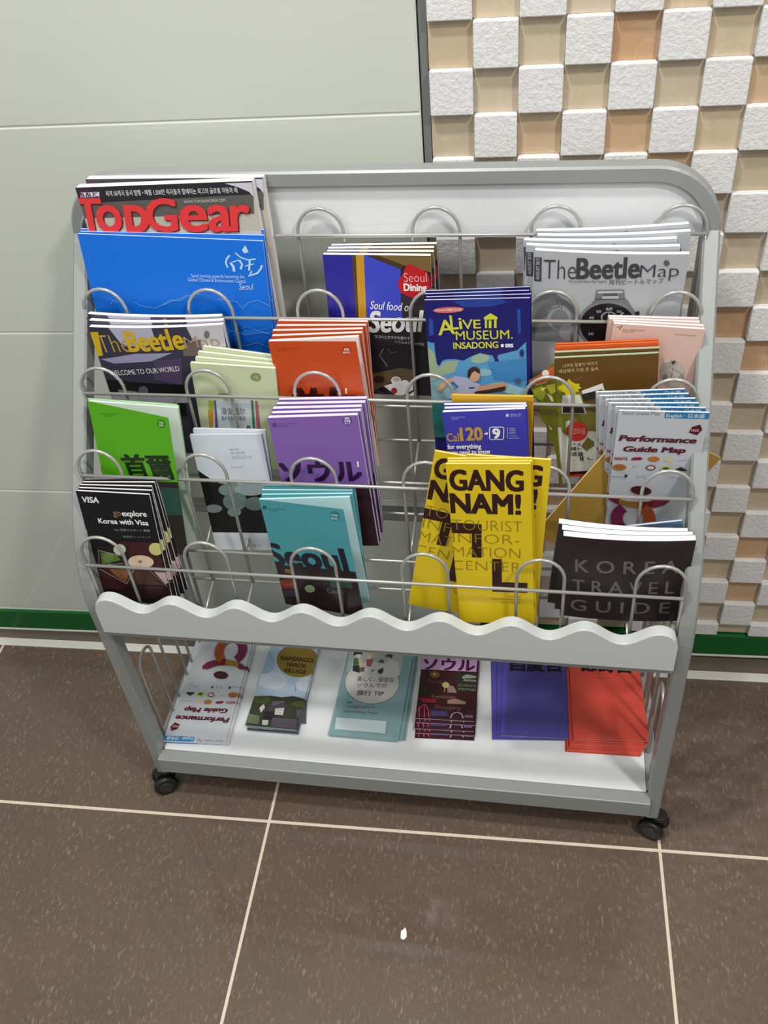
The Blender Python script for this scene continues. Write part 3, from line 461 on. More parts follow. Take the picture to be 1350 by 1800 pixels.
{'key': 'green', 'kind': 'booklet', 'cat': 'booklet', 'label': 'lime green city booklet', 'group': None, 'w': 0.1138, 'h': 0.2018, 't': 0.0042, 'col': (84, 166, 22), 'page': (214, 222, 218), 'mats': [[-0.3436, 0.1, 0.7156, 0.9986, -0.0073, -0.0524, 0.0, -0.9903, 0.1386], [-0.3457, 0.105, 0.7132, 0.9988, -0.0067, -0.0482, 0.0, -0.9903, 0.1386], [-0.3499, 0.11, 0.7109, 0.999, -0.0062, -0.044, 0.0, -0.9903, 0.1386]], 'bow': 0, 'open': 0.227, 'items': [('t', (52, 112, 18), 'SEOUL METROPOLITAN', [171, -151, 258, 19, 11.3], {}), ('t', (52, 112, 18), 'GOVERNMENT', [216, -168, 116, 17, 11.4], {}), ('e', (56, 124, 20), [1025, -100, 59, 3, -7, -58]), ('t', (200, 235, 180), '韓國', [999, -100, 60, 25, 7.3], {}), ('t', (200, 235, 180), '繁體', [992, -139, 66, 27, 7.8], {}), ('p', (22, 36, 20), [-71, -954, 8, -942, -2, -1026, -83, -1045]), ('t', (16, 40, 12), '首爾', [406, -981, 730, 316, 12.7], {'b': 0.035}), ('p', (34, 30, 26), [-581, -1280, 1850, -722, 1544, -5251, -1826, -6640]), ('p', (34, 70, 60), [816, -1034, 1204, -957, 1180, -1359, 798, -1456]), ('p', (60, 40, 34), [118, -1321, 741, -1187, 743, -1690, 102, -1859])]},
{'key': 'whiteblack', 'kind': 'leaflet', 'cat': 'leaflet', 'label': 'white leaflet with a black and misty photo', 'group': None, 'w': 0.0924, 'h': 0.1725, 't': 0.004, 'col': (206, 212, 222), 'page': (205, 208, 216), 'mats': [[-0.2311, 0.112, 0.6594, 0.9989, 0.0069, 0.046, 0.0, -0.9889, 0.1483], [-0.2274, 0.118, 0.6646, 1.0, 0.001, 0.0069, 0.0, -0.9889, 0.1483]], 'bow': 0, 'items': [('p', (14, 14, 16), [-39, -460, 35, -536, 164, -649, 256, -694, 865, -739, 752, -1481, -83, -1478]), ('p', (176, 188, 190), [240, -671, 881, -650, 866, -762, 606, -762]), ('e', (112, 132, 128), [380, -784, 164, 11, -19, -97]), ('e', (140, 156, 156), [642, -784, 210, 0, -18, -96]), ('e', (96, 116, 112), [405, -967, 163, 0, -27, -139]), ('e', (120, 126, 126), [95, -1078, 114, 1, -13, -64]), ('e', (92, 108, 106), [663, -1001, 132, 0, -19, -104]), ('e', (104, 124, 120), [364, -1129, 93, 1, -14, -70]), ('p', (206, 210, 216), [-66, -1448, 757, -1451, 717, -1748, -83, -1761]), ('t', (130, 136, 146), '서울 안내', [476, -216, 119, 25, 1.0], {}), ('t', (140, 146, 156), '서울 관광 문화', [477, -265, 193, 27, 1.1], {}), ('t', (140, 146, 156), '서울특별시 관광 정보', [483, -308, 261, 16, 0.0], {}), ('t', (140, 146, 156), '서울 관광 홈페이지 안내', [483, -335, 262, 16, 0.3], {}), ('l', (150, 156, 166), 0.5, [461, -422, 459, -455, 594, -456, 599, -418]), ('t', (120, 124, 130), '서울 역사', [375, -1668, 252, 31, 0.8], {})]},
{'key': 'purple', 'kind': 'booklet', 'cat': 'booklet', 'label': 'violet city booklet with a dark katakana title', 'group': None, 'w': 0.1078, 'h': 0.1889, 't': 0.0068, 'col': (128, 92, 168), 'page': (226, 220, 240), 'mats': [[-0.1192, 0.092, 0.7036, 0.9978, 0.0066, 0.0657, 0.0, -0.995, 0.0995], [-0.1168, 0.1005, 0.7041, 0.9982, 0.006, 0.0597, 0.0, -0.995, 0.0995], [-0.1175, 0.109, 0.7046, 0.9985, 0.0054, 0.0537, 0.0, -0.995, 0.0995], [-0.1147, 0.1175, 0.7052, 0.9988, 0.0048, 0.0477, 0.0, -0.995, 0.0995], [-0.114, 0.126, 0.7057, 0.9991, 0.0042, 0.0417, 0.0, -0.995, 0.0995]], 'bow': 0, 'items': [('t', (92, 62, 134), 'SEOUL METROPOLITAN', [107, -93, 234, 18, -0.8], {}), ('t', (92, 62, 134), 'GOVERNMENT', [102, -123, 139, 16, 0.0], {}), ('e', (92, 62, 134), [68, -95, 29, -1, -6, -31]), ('e', (98, 64, 142), [950, -68, 55, -2, -9, -62]), ('t', (238, 228, 248), '韓国', [926, -48, 52, 29, 0.5], {'b': 0.02}), ('t', (238, 228, 248), '日本語', [918, -82, 70, 29, 0.8], {'b': 0.02}), ('t', (238, 228, 248), 'ガイド', [912, -115, 70, 27, -0.1], {'b': 0.02}), ('t', (44, 14, 60), 'ソウル', [16, -874, 990, 275, -1.2], {'b': 0.04}), ('p', (46, 20, 30), [-395, -849, 1434, -1018, 1406, -5505, -1448, -5670]), ('p', (250, 245, 250), [983, -623, 1003, -624, 997, -701, 980, -701])]},
{'key': 'call', 'kind': 'leaflet', 'cat': 'leaflet', 'label': 'blue helpline leaflet with gold number lettering', 'group': None, 'w': 0.0931, 'h': 0.2004, 't': 0.0051, 'col': (62, 62, 176), 'page': (240, 238, 248), 'mats': [[0.086, 0.096, 0.7155, 0.9969, 0.0039, 0.0784, 0.0, -0.9988, 0.0499], [0.0873, 0.102, 0.7163, 0.9983, 0.0029, 0.0581, 0.0, -0.9988, 0.0499], [0.0864, 0.108, 0.7171, 0.9993, 0.0019, 0.0377, 0.0, -0.9988, 0.0499]], 'bow': 0, 'items': [('t', (170, 170, 230), 'SEOUL METROPOLITAN', [93, -82, 159, 17, -0.7], {}), ('t', (170, 170, 230), 'GOVERNMENT', [90, -105, 87, 17, 0.2], {}), ('e', (200, 205, 235), [724, -74, 18, -1, -1, -21]), ('t', (205, 205, 240), 'SEOUL 120', [757, -75, 118, 21, -1.1], {}), ('t', (180, 180, 230), 'DASAN CALL', [758, -94, 115, 14, -1.1], {}), ('t', (188, 150, 84), 'Call', [16, -397, 160, 111, -0.3], {'b': 0.02}), ('t', (194, 152, 76), '120', [178, -390, 245, 174, -0.3], {'b': 0.04}), ('p', (245, 245, 245), [449, -299, 474, -297, 475, -278, 494, -306, 471, -329, 472, -316, 448, -315]), ('l', (245, 245, 245), 0.9, [530, -220, 665, -224, 675, -237, 663, -379, 651, -392, 517, -389, 505, -378, 514, -236, 530, -220]), ('t', (245, 245, 245), '9', [547, -374, 75, 133, -0.7], {'b': 0.04}), ('l', (190, 190, 235), 0.6, [716, -234, 706, -383]), ('t', (205, 205, 240), 'English', [736, -253, 65, 16, -0.6], {}), ('t', (205, 205, 240), '中国语', [734, -283, 66, 20, -0.6], {}), ('t', (205, 205, 240), '日本語', [732, -316, 66, 22, -0.5], {}), ('t', (205, 205, 240), 'Tiếng Việt', [730, -350, 90, 16, -1.0], {}), ('t', (205, 205, 240), 'Монгол', [728, -383, 108, 16, -1.2], {}), ('t', (245, 245, 245), 'for everything', [12, -498, 386, 62, -0.6], {'b': 0.03}), ('t', (245, 245, 245), 'you need to know', [31, -584, 466, 68, 0.2], {'b': 0.03}), ('t', (245, 245, 245), 'about Seoul', [23, -664, 487, 69, 0.2], {'b': 0.03})]},
{'key': 'mustard', 'kind': 'booklet', 'cat': 'booklet', 'label': 'mustard yellow booklet standing behind the blue helpline leaflets', 'group': None, 'w': 0.092, 'h': 0.2087, 't': 0.0043, 'col': (204, 156, 28), 'page': (210, 180, 60), 'mats': [[0.0948, 0.117, 0.7244, 1.0, 0.0001, 0.0028, 0.0, -0.9988, 0.0499]], 'bow': 0, 'items': [('p', (168, 124, 20), [839, -54, 909, -53, 920, -1300, 866, -1302])]},
{'key': 'guide', 'kind': 'map', 'cat': 'map', 'label': 'white performance map with a maroon title', 'group': None, 'w': 0.0952, 'h': 0.208, 't': 0.0022, 'col': (206, 209, 216), 'page': (240, 241, 246), 'mats': [[0.2795, 0.098, 0.7225, 1.0, -0.0001, 0.0006, 0.0, -0.9929, -0.1191], [0.2756, 0.1032, 0.7236, 0.9999, -0.0019, 0.0161, 0.0, -0.9929, -0.1191], [0.2686, 0.1084, 0.7247, 0.9995, -0.0038, 0.0317, 0.0, -0.9929, -0.1191], [0.2652, 0.1136, 0.7257, 0.9989, -0.0057, 0.0472, 0.0, -0.9929, -0.1191], [0.2584, 0.1188, 0.7268, 0.998, -0.0075, 0.0628, 0.0, -0.9929, -0.1191], [0.2546, 0.124, 0.7279, 0.9969, -0.0094, 0.0783, 0.0, -0.9929, -0.1191]], 'bow': 0, 'items': [('p', (46, 132, 190), [486, -7, 953, 9, 956, -91, 491, -92]), ('t', (225, 240, 250), 'English · 日本語', [509, -77, 399, 57, 0.4], {'b': 0.01}), ('t', (130, 134, 142), 'Seoul Guide Map', [37, -55, 403, 57, 0.6], {}), ('p', (80, 14, 26), [773, -296, 797, -208, 878, -173, 911, -247, 866, -334]), ('t', (225, 170, 170), 'FREE', [797, -281, 81, 37, 2.3], {'b': 0.02}), ('t', (92, 18, 34), 'Performance', [41, -449, 827, 86, -0.5], {'b': 0.05, 'sh': 0.15}), ('t', (92, 18, 34), 'Guide Map', [105, -615, 670, 80, 0.5], {'b': 0.05, 'sh': 0.15}), ('t', (160, 50, 60), 'NANTA', [17, -760, 146, 50, 0.9], {'b': 0.03}), ('p', (150, 30, 60), [199, -733, 223, -708, 297, -697, 334, -723, 302, -747, 206, -756]), ('e', (190, 120, 40), [448, -725, 66, 3, 5, -42]), ('e', (220, 212, 150), [611, -728, 42, 2, 4, -31]), ('l', (150, 150, 155), 0.5, [707, -736, 859, -720]), ('e', (176, 112, 62), [81, -874, 79, 4, 5, -53]), ('l', (110, 80, 50), 0.6, [33, -884, 74, -850, 126, -888]), ('l', (90, 90, 95), 0.6, [224, -852, 270, -856]), ('e', (120, 40, 50), [431, -861, 54, 3, 5, -43]), ('e', (225, 205, 208), [431, -861, 40, 2, 3, -27]), ('e', (200, 205, 90), [602, -871, 64, 3, 5, -45]), ('e', (60, 96, 40), [601, -868, 35, 2, 3, -27]), ('p', (40, 40, 44), [704, -874, 762, -828, 833, -879, 833, -895, 709, -895]), ('l', (120, 120, 126), 0.7, [-5, -1020, 134, -1033]), ('p', (40, 40, 44), [150, -988, 185, -987, 186, -1003, 170, -1043, 159, -1040]), ('l', (110, 110, 116), 0.6, [289, -984, 310, -1032, 371, -988, 389, -1053]), ('p', (50, 50, 54), [431, -990, 463, -985, 460, -1024, 435, -1026]), ('l', (130, 130, 136), 0.6, [662, -1013, 698, -995, 796, -1039]), ('e', (74, 30, 34), [363, -1245, 120, -10, 8, -76]), ('p', (120, 40, 64), [-23, -1405, -5, -1366, 74, -1368, 158, -1420, 167, -1523, 84, -1485]), ('p', (166, 120, 40), [122, -1404, 216, -1439, 340, -1438, 353, -1564, 225, -1537, 130, -1496]), ('p', (120, 24, 34), [341, -1443, 463, -1430, 527, -1397, 530, -1527, 432, -1565, 354, -1573]), ('p', (128, 38, 72), [516, -1403, 610, -1349, 688, -1353, 707, -1412, 650, -1493, 532, -1544]), ('p', (126, 32, 78), [120, -1949, 102, -1921, 87, -1892, 74, -1861, 64, -1829, 57, -1796, 53, -1762, 52, -1729, 53, -1696, 58, -1663, 65, -1632, 75, -1601, 88, -1573, 104, -1547, 121, -1522, 141, -1501, 236, -1617, 228, -1628, 220, -1641, 213, -1655, 208, -1669, 203, -1685, 200, -1701, 199, -1718, 198, -1735, 199, -1752, 201, -1770, 205, -1787, 210, -1803, 216, -1819, 223, -1834, 231, -1848]), ('p', (112, 24, 44), [351, -2069, 323, -2069, 294, -2066, 266, -2059, 238, -2049, 212, -2035, 186, -2018, 162, -1997, 140, -1974, 120, -1949, 231, -1848, 240, -1861, 250, -1873, 261, -1884, 273, -1892, 285, -1900, 297, -1905, 310, -1909, 323, -1911, 336, -1911]), ('p', (150, 96, 40), [554, -1918, 540, -1946, 523, -1972, 503, -1995, 482, -2015, 458, -2033, 433, -2047, 407, -2058, 379, -2065, 351, -2069, 336, -1911, 348, -1909, 361, -1905, 372, -1900, 384, -1893, 394, -1884, 404, -1874, 412, -1862, 420, -1849, 427, -1835]), ('p', (172, 82, 36), [448, -1481, 471, -1500, 493, -1522, 513, -1546, 531, -1572, 546, -1601, 560, -1630, 570, -1662, 578, -1694, 583, -1727, 586, -1760, 585, -1793, 582, -1826, 575, -1858, 566, -1889, 554, -1918, 427, -1835, 432, -1820, 436, -1804, 439, -1788, 440, -1771, 440, -1754, 439, -1736, 437, -1719, 433, -1702, 428, -1686, 422, -1671, 415, -1656, 406, -1642, 397, -1629, 387, -1618, 376, -1608])]},
{'key': 'visa', 'kind': 'leaflet', 'cat': 'leaflet', 'label': 'black travel leaflet with a tray of sliced food', 'group': None, 'w': 0.0955, 'h': 0.1743, 't': 0.0038, 'col': (14, 14, 18), 'page': (232, 226, 230), 'mats': [[-0.3657, 0.044, 0.6198, 0.9999, -0.0017, -0.0131, 0.0, -0.9917, 0.1289], [-0.3638, 0.0488, 0.6204, 1.0, 0.0007, 0.0054, 0.0, -0.9917, 0.1289], [-0.3649, 0.0536, 0.621, 0.9997, 0.0031, 0.0238, 0.0, -0.9917, 0.1289], [-0.3626, 0.0584, 0.6216, 0.9991, 0.0055, 0.0423, 0.0, -0.9917, 0.1289], [-0.3623, 0.0632, 0.6222, 0.9981, 0.0079, 0.0607, 0.0, -0.9917, 0.1289]], 'bow': 0, 'items': [('t', (225, 225, 230), 'VISA', [61, -164, 208, 83, 0.7], {'b': 0.03, 'sh': 0.15}), ('t', (130, 96, 80), 'go', [425, -340, 99, 61, -0.0], {'b': 0.02}), ('t', (240, 240, 242), 'explore', [542, -339, 322, 80, 2.2], {'b': 0.02}), ('t', (240, 240, 242), 'Korea with Visa', [202, -470, 660, 75, 1.0], {'b': 0.02}), ('t', (150, 150, 156), 'Visa 信用カスタート 韓国', [380, -573, 480, 34, 2.1], {}), ('t', (130, 130, 136), '韓国旅行 ショッピング', [483, -673, 370, 32, 2.7], {}), ('p', (62, 24, 26), [446, -734, 876, -716, 940, -1005, 914, -1471, -26, -1552, -9, -1152, 129, -869]), ('p', (24, 20, 18), [65, -832, 504, -799, 514, -982, 379, -1164, 40, -1206]), ('p', (80, 110, 52), [116, -927, 330, -939, 370, -1036, 197, -1107, 94, -1129]), ('e', (104, 134, 66), [207, -1005, 74, 6, -16, -73]), ('l', (190, 186, 182), 0.7, [98, -900, 54, -1147, 395, -1091]), ('l', (190, 186, 182), 0.7, [98, -900, 419, -975, 435, -1073, 524, -1167, 373, -1428, 40, -1206]), ('l', (170, 166, 160), 0.6, [739, -1179, 935, -1425]), ('p', (130, 78, 50), [177, -1195, 472, -1186, 363, -1414, 251, -1306]), ('p', (70, 40, 32), [543, -1194, 737, -1193, 866, -1401, 522, -1416]), ('e', (190, 196, 180), [395, -863, 85, 6, -18, -86]), ('e', (196, 192, 120), [892, -819, 94, 0, -19, -100]), ('e', (214, 194, 168), [646, -1042, 175, 7, -22, -109]), ('e', (150, 120, 90), [637, -1036, 28, 2, -5, -25]), ('p', (190, 160, 164), [798, -1188, 978, -1188, 973, -1348, 918, -1382]), ('p', (36, 16, 16), [394, -1441, 959, -1423, 949, -1617, 67, -1695])]},
{'key': 'teal', 'kind': 'booklet', 'cat': 'booklet', 'label': 'teal city booklet with a large dark title', 'group': None, 'w': 0.113, 'h': 0.1652, 't': 0.0038, 'col': (70, 148, 158), 'page': (190, 220, 224), 'mats': [[-0.1354, 0.053, 0.6107, 0.9968, 0.0088, 0.0798, 0.0, -0.994, 0.1093], [-0.1329, 0.0574, 0.6142, 0.9981, 0.0068, 0.0615, 0.0, -0.994, 0.1093], [-0.1336, 0.0618, 0.6178, 0.9991, 0.0048, 0.0432, 0.0, -0.994, 0.1093], [-0.1313, 0.0662, 0.6213, 0.9997, 0.0027, 0.0249, 0.0, -0.994, 0.1093]], 'bow': 0, 'open': 0.227, 'items': [('t', (36, 92, 104), 'SEOUL METROPOLITAN', [101, -133, 254, 21, 4.5], {}), ('t', (36, 92, 104), 'GOVERNMENT', [108, -157, 124, 17, 3.8], {}), ('e', (36, 92, 104), [54, -112, 33, 4, -8, -31]), ('e', (48, 116, 128), [1005, -107, 60, -3, -13, -69]), ('t', (190, 225, 228), 'KOREA', [959, -113, 88, 27, 2.5], {'b': 0.02}), ('t', (190, 225, 228), 'ENGLISH', [953, -161, 80, 27, 3.0], {'b': 0.02}), ('t', (26, 22, 40), 'Seoul', [-53, -1004, 1090, 333, 4.1], {'b': 0.035}), ('p', (36, 20, 24), [-243, -1032, 307, -971, 1059, -929, 1457, -907, 1247, -2263, -652, -2695]), ('p', (110, 40, 30), [-105, -1252, 257, -1204, 222, -1363, -114, -1408]), ('t', (170, 84, 60), 'Tourism', [25, -1337, 183, 61, 7.8], {}), ('p', (120, 86, 40), [120, -1039, 227, -1036, 211, -1106, 118, -1107]), ('e', (130, 140, 110), [425, -1318, 74, 6, -13, -64]), ('p', (50, 76, 76), [748, -1103, 1045, -1080, 1049, -1198, 735, -1240]), ('t', (120, 130, 126), 'Culture', [683, -1340, 206, 76, 6.3], {}), ('p', (58, 46, 66), [-132, -1427, 247, -1374, 251, -1481, -145, -1539])]},
{'key': 'gangnam', 'kind': 'leaflet', 'cat': 'leaflet', 'label': 'yellow district leaflet with bold dark capitals', 'group': None, 'w': 0.0919, 'h': 0.2475, 't': 0.0032, 'col': (226, 196, 30), 'page': (226, 214, 130), 'mats': [[0.0957, 0.03, 0.6941, 0.999, 0.0013, 0.0442, 0.0, -0.9996, 0.03], [0.0974, 0.034, 0.6945, 0.9989, 0.0014, 0.0477, 0.0, -0.9996, 0.03], [0.0968, 0.038, 0.6949, 0.9987, 0.0015, 0.0512, 0.0, -0.9996, 0.03]], 'bow': 0, 'items': [('t', (50, 20, 22), 'GANG', [36, -356, 792, 276, -0.7], {'b': 0.042}), ('t', (50, 20, 22), 'NAM!', [22, -686, 766, 276, -1.0], {'b': 0.042}), ('p', (50, 20, 22), [-49, -830, 351, -856, 325, -1374, 210, -1368, 231, -1000, -58, -992]), ('p', (50, 20, 22), [445, -1388, 558, -1389, 546, -1763, 849, -1768, 845, -1933, 426, -1926]), ('t', (150, 128, 26), 'TOURIST', [11, -945, 798, 158, -1.4], {'b': -0.02}), ('t', (150, 128, 26), 'INFOR-', [8, -1140, 759, 145, -1.3], {'b': -0.02}), ('t', (150, 128, 26), 'MATION', [-7, -1356, 782, 157, -1.1], {'b': -0.02}), ('t', (150, 128, 26), 'CENTER', [-29, -1570, 804, 152, -1.5], {'b': -0.02}), ('t', (230, 225, 215), '강남', [644, -1899, 65, 37, -1.2], {}), ('t', (140, 110, 20), 'GANGNAM', [601, -2007, 161, 24, 0.2], {}), ('t', (140, 110, 20), 'TOURIST INFORMATION CENTER', [400, -2061, 360, 28, -0.2], {}), ('t', (140, 110, 20), 'SEOUL KOREA', [531, -2113, 228, 28, -0.1], {})], 'extra': [[0.082, 0.048, 0.6975, 0.9846, -0.0052, -0.1749, 0.0, -0.9996, 0.03], [0.1173, 0.0461, 0.695, 0.9994, -0.001, -0.0333, 0.0, -0.9996, 0.03]]},
{'key': 'korea', 'kind': 'booklet', 'cat': 'book', 'label': 'dark brown travel guide with grey spaced capitals', 'group': None, 'w': 0.1443, 'h': 0.1535, 't': 0.0085, 'col': (44, 32, 34), 'page': (240, 240, 246), 'mats': [[0.2264, 0.026, 0.5994, 0.9998, -0.0024, 0.02, 0.0, -0.9929, -0.1191], [0.2248, 0.0355, 0.6001, 0.9999, 0.0017, -0.014, 0.0, -0.9929, -0.1191], [0.221, 0.045, 0.6009, 0.9988, 0.0058, -0.0481, 0.0, -0.9929, -0.1191]], 'bow': 0.004, 'items': [('t', (118, 108, 108), 'K O R E A', [157, -621, 1153, 228, 2.4], {'b': 0.012}), ('t', (118, 108, 108), 'T R A V E L', [135, -1008, 1172, 233, 2.2], {'b': 0.012}), ('t', (118, 108, 108), 'G U I D E', [127, -1392, 1168, 225, 1.4], {'b': 0.012})]},
{'key': 'slate', 'kind': 'booklet', 'cat': 'booklet', 'label': 'slate blue booklet lying behind the dark travel guides', 'group': None, 'w': 0.108, 'h': 0.135, 't': 0.0034, 'col': (88, 116, 150), 'page': (200, 205, 215), 'mats': [[0.2531, 0.058, 0.5785, 0.9753, -0.011, 0.2207, 0.0, -0.9988, -0.0499]], 'bow': 0, 'items': [('p', (120, 144, 172), [637, -62, 951, -65, 1153, -237, 565, -127])]},
{'key': 'mapflat', 'kind': 'map', 'cat': 'map', 'label': 'performance map lying upside down on the shelf', 'group': None, 'w': 0.101, 'h': 0.215, 't': 0.0026, 'col': (206, 209, 216), 'page': (230, 231, 236), 'mats': [[-0.2705, 0.036, 0.1125, -0.9989, -0.0465, -0.0, 0.0, 0.0, 1.0], [-0.2665, 0.0377, 0.1095, -0.9989, -0.0479, -0.0, 0.0, 0.0, 1.0], [-0.2644, 0.0365, 0.1065, -0.9988, -0.0493, -0.0, 0.0, 0.0, 1.0]], 'bow': 0, 'flat': 1, 'items': 'guide', 'iscale': 1.061},
{'key': 'hanok', 'kind': 'leaflet', 'cat': 'leaflet', 'label': 'village leaflet with a gold disc and tiled roofs', 'group': None, 'w': 0.0838, 'h': 0.18, 't': 0.0026, 'col': (176, 194, 214), 'page': (120, 120, 122), 'mats': [[-0.246, 0.2508, 0.115, 1.0, -0.006, 0.0, 0.0, 0.0, 1.0], [-0.2443, 0.2502, 0.112, 1.0, -0.0017, 0.0, 0.0, 0.0, 1.0], [-0.2447, 0.2467, 0.109, 1.0, 0.0025, 0.0, 0.0, 0.0, 1.0]], 'bow': 0, 'flat': 1, 'items': [('e', (200, 210, 222), [187, -876, 286, -4, 47, -183]), ('e', (150, 176, 206), [-12, -509, 168, 16, 66, -253]), ('e', (206, 214, 226), [815, -909, 188, 18, 34, -152]), ('e', (136, 112, 44), [544, -432, 363, 18, 80, -347]), ('t', (40, 30, 20), 'NAMSANGOL', [243, -444, 600, 88, -0.8], {'b': 0.03}), ('t', (40, 30, 20), 'HANOK', [386, -569, 329, 82, -1.5], {'b': 0.03}), ('t', (40, 30, 20), 'VILLAGE', [363, -692, 380, 78, -1.7], {'b': 0.03}), ('p', (54, 58, 46), [-5, -1230, 268, -1195, 450, -1208, 643, -1165, 829, -1200, 996, -1244, 990, -1527, 842, -1803, 5, -1803]), ('e', (74, 84, 44), [137, -1284, 149, 15, 19, -74]), ('e', (82, 84, 40), [778, -1311, 123, 12, 13, -59]), ('p', (96, 92, 98), [323, -1311, 516, -1269, 544, -1334, 345, -1400]), ('p', (70, 64, 72), [275, -1422, 525, -1306, 592, -1375, 322, -1506]), ('p', (186, 182, 178), [405, -1438, 550, -1409, 560, -1556, 422, -1555]), ('p', (40, 34, 36), [248, -1514, 408, -1498, 435, -1657, 264, -1674]), ('p', (84, 76, 86), [400, -1617, 810, -1611, 827, -1790, 419, -1789]), ('p', (190, 188, 184), [252, -1676, 352, -1673, 363, -1766, 270, -1768]), ('p', (200, 196, 190), [143, -1450, 198, -1369, 235, -1441, 194, -1549]), ('p', (100, 110, 84), [-28, -1572, 197, -1608, 214, -1767, 5, -1759]), ('p', (88, 80, 86), [753, -1418, 983, -1439, 966, -1588, 786, -1562]), ('p', (190, 186, 180), [918, -1431, 966, -1419, 978, -1447, 912, -1458]), ('l', (60, 66, 76), 0.5, [639, -981, 649, -1080])]},
{'key': 'hanokunder', 'kind': 'leaflet', 'cat': 'leaflet', 'label': 'village leaflet poking out right beneath the gold disc stack', 'group': None, 'w': 0.0619, 'h': 0.175, 't': 0.0021, 'col': (176, 194, 214), 'page': (120, 120, 122), 'mats': [[-0.2458, 0.2494, 0.1073, 0.9829, 0.1843, 0.0, 0.0, 0.0, 1.0]], 'bow': 0, 'flat': 1, 'items': [('p', (88, 82, 88), [-40, -1692, 619, -1750, 700, -1346, -28, -1279]), ('p', (60, 64, 50), [-25, -1336, 701, -1402, 735, -1269, 12, -1180])]},
{'key': 'tip', 'kind': 'booklet', 'cat': 'booklet', 'label': 'blue-grey travel tips booklet with white label box', 'group': None, 'w': 0.1107, 'h': 0.18, 't': 0.0026, 'col': (132, 164, 168), 'page': (170, 186, 186), 'mats': [[-0.1108, 0.2482, 0.113, 1.0, -0.0054, 0.0, 0.0, 0.0, 1.0], [-0.106, 0.2518, 0.11, 1.0, 0.002, 0.0, 0.0, 0.0, 1.0], [-0.1032, 0.2524, 0.107, 1.0, 0.0094, 0.0, 0.0, 0.0, 1.0]], 'bow': 0, 'flat': 1, 'items': [('p', (172, 180, 178), [20, -62, 953, -35, 956, -452, 52, -539]), ('e', (96, 120, 122), [511, -733, 451, 30, 60, -435]), ('e', (200, 196, 194), [512, -726, 442, 29, 59, -428]), ('p', (206, 203, 200), [355, -510, 465, -356, 667, -337, 764, -227, 885, -274, 946, -537, 822, -605]), ('p', (40, 42, 44), [99, -203, 113, -120, 237, -101, 261, -173, 213, -163, 147, -183]), ('p', (222, 206, 190), [146, -176, 230, -161, 240, -248, 172, -254]), ('p', (70, 110, 84), [128, -266, 194, -252, 243, -392, 141, -402]), ('p', (206, 196, 140), [201, -259, 279, -273, 295, -430, 250, -434]), ('p', (44, 44, 50), [142, -409, 244, -399, 284, -559, 153, -529]), ('p', (110, 92, 70), [264, -447, 340, -426, 346, -525, 279, -531]), ('e', (190, 176, 150), [389, -175, 68, 6, 13, -79]), ('p', (222, 200, 180), [332, -181, 409, -159, 412, -246, 356, -251]), ('p', (160, 84, 92), [341, -267, 460, -256, 441, -416, 371, -408]), ('p', (70, 74, 72), [550, -320, 574, -252, 630, -247, 643, -325, 594, -308]), ('p', (60, 64, 60), [631, -182, 710, -101, 775, -146, 750, -207, 710, -174]), ('p', (52, 58, 54), [565, -475, 657, -417, 661, -509, 634, -553, 585, -530]), ('p', (60, 120, 80), [455, -500, 501, -467, 506, -495, 469, -516]), ('t', (96, 88, 90), '楽しく、安全な', [264, -729, 606, 97, 3.6], {}), ('t', (96, 88, 90), 'ソウルでの', [280, -852, 492, 82, 4.0], {}), ('t', (80, 70, 72), '旅行 TIP', [308, -1006, 440, 94, 3.0], {'b': 0.01}), ('t', (120, 96, 124), 'ソウル旅行の 安全ガイド', [188, -1285, 461, 59, 4.9], {'b': 0.01}), ('t', (84, 100, 116), 'Seoul Safety Travel', [175, -1359, 534, 39, 0.9], {}), ('t', (60, 66, 70), '安全', [187, -1193, 77, 46, 2.7], {}), ('p', (196, 210, 214), [67, -1481, 873, -1470, 889, -1703, 84, -1704])]},
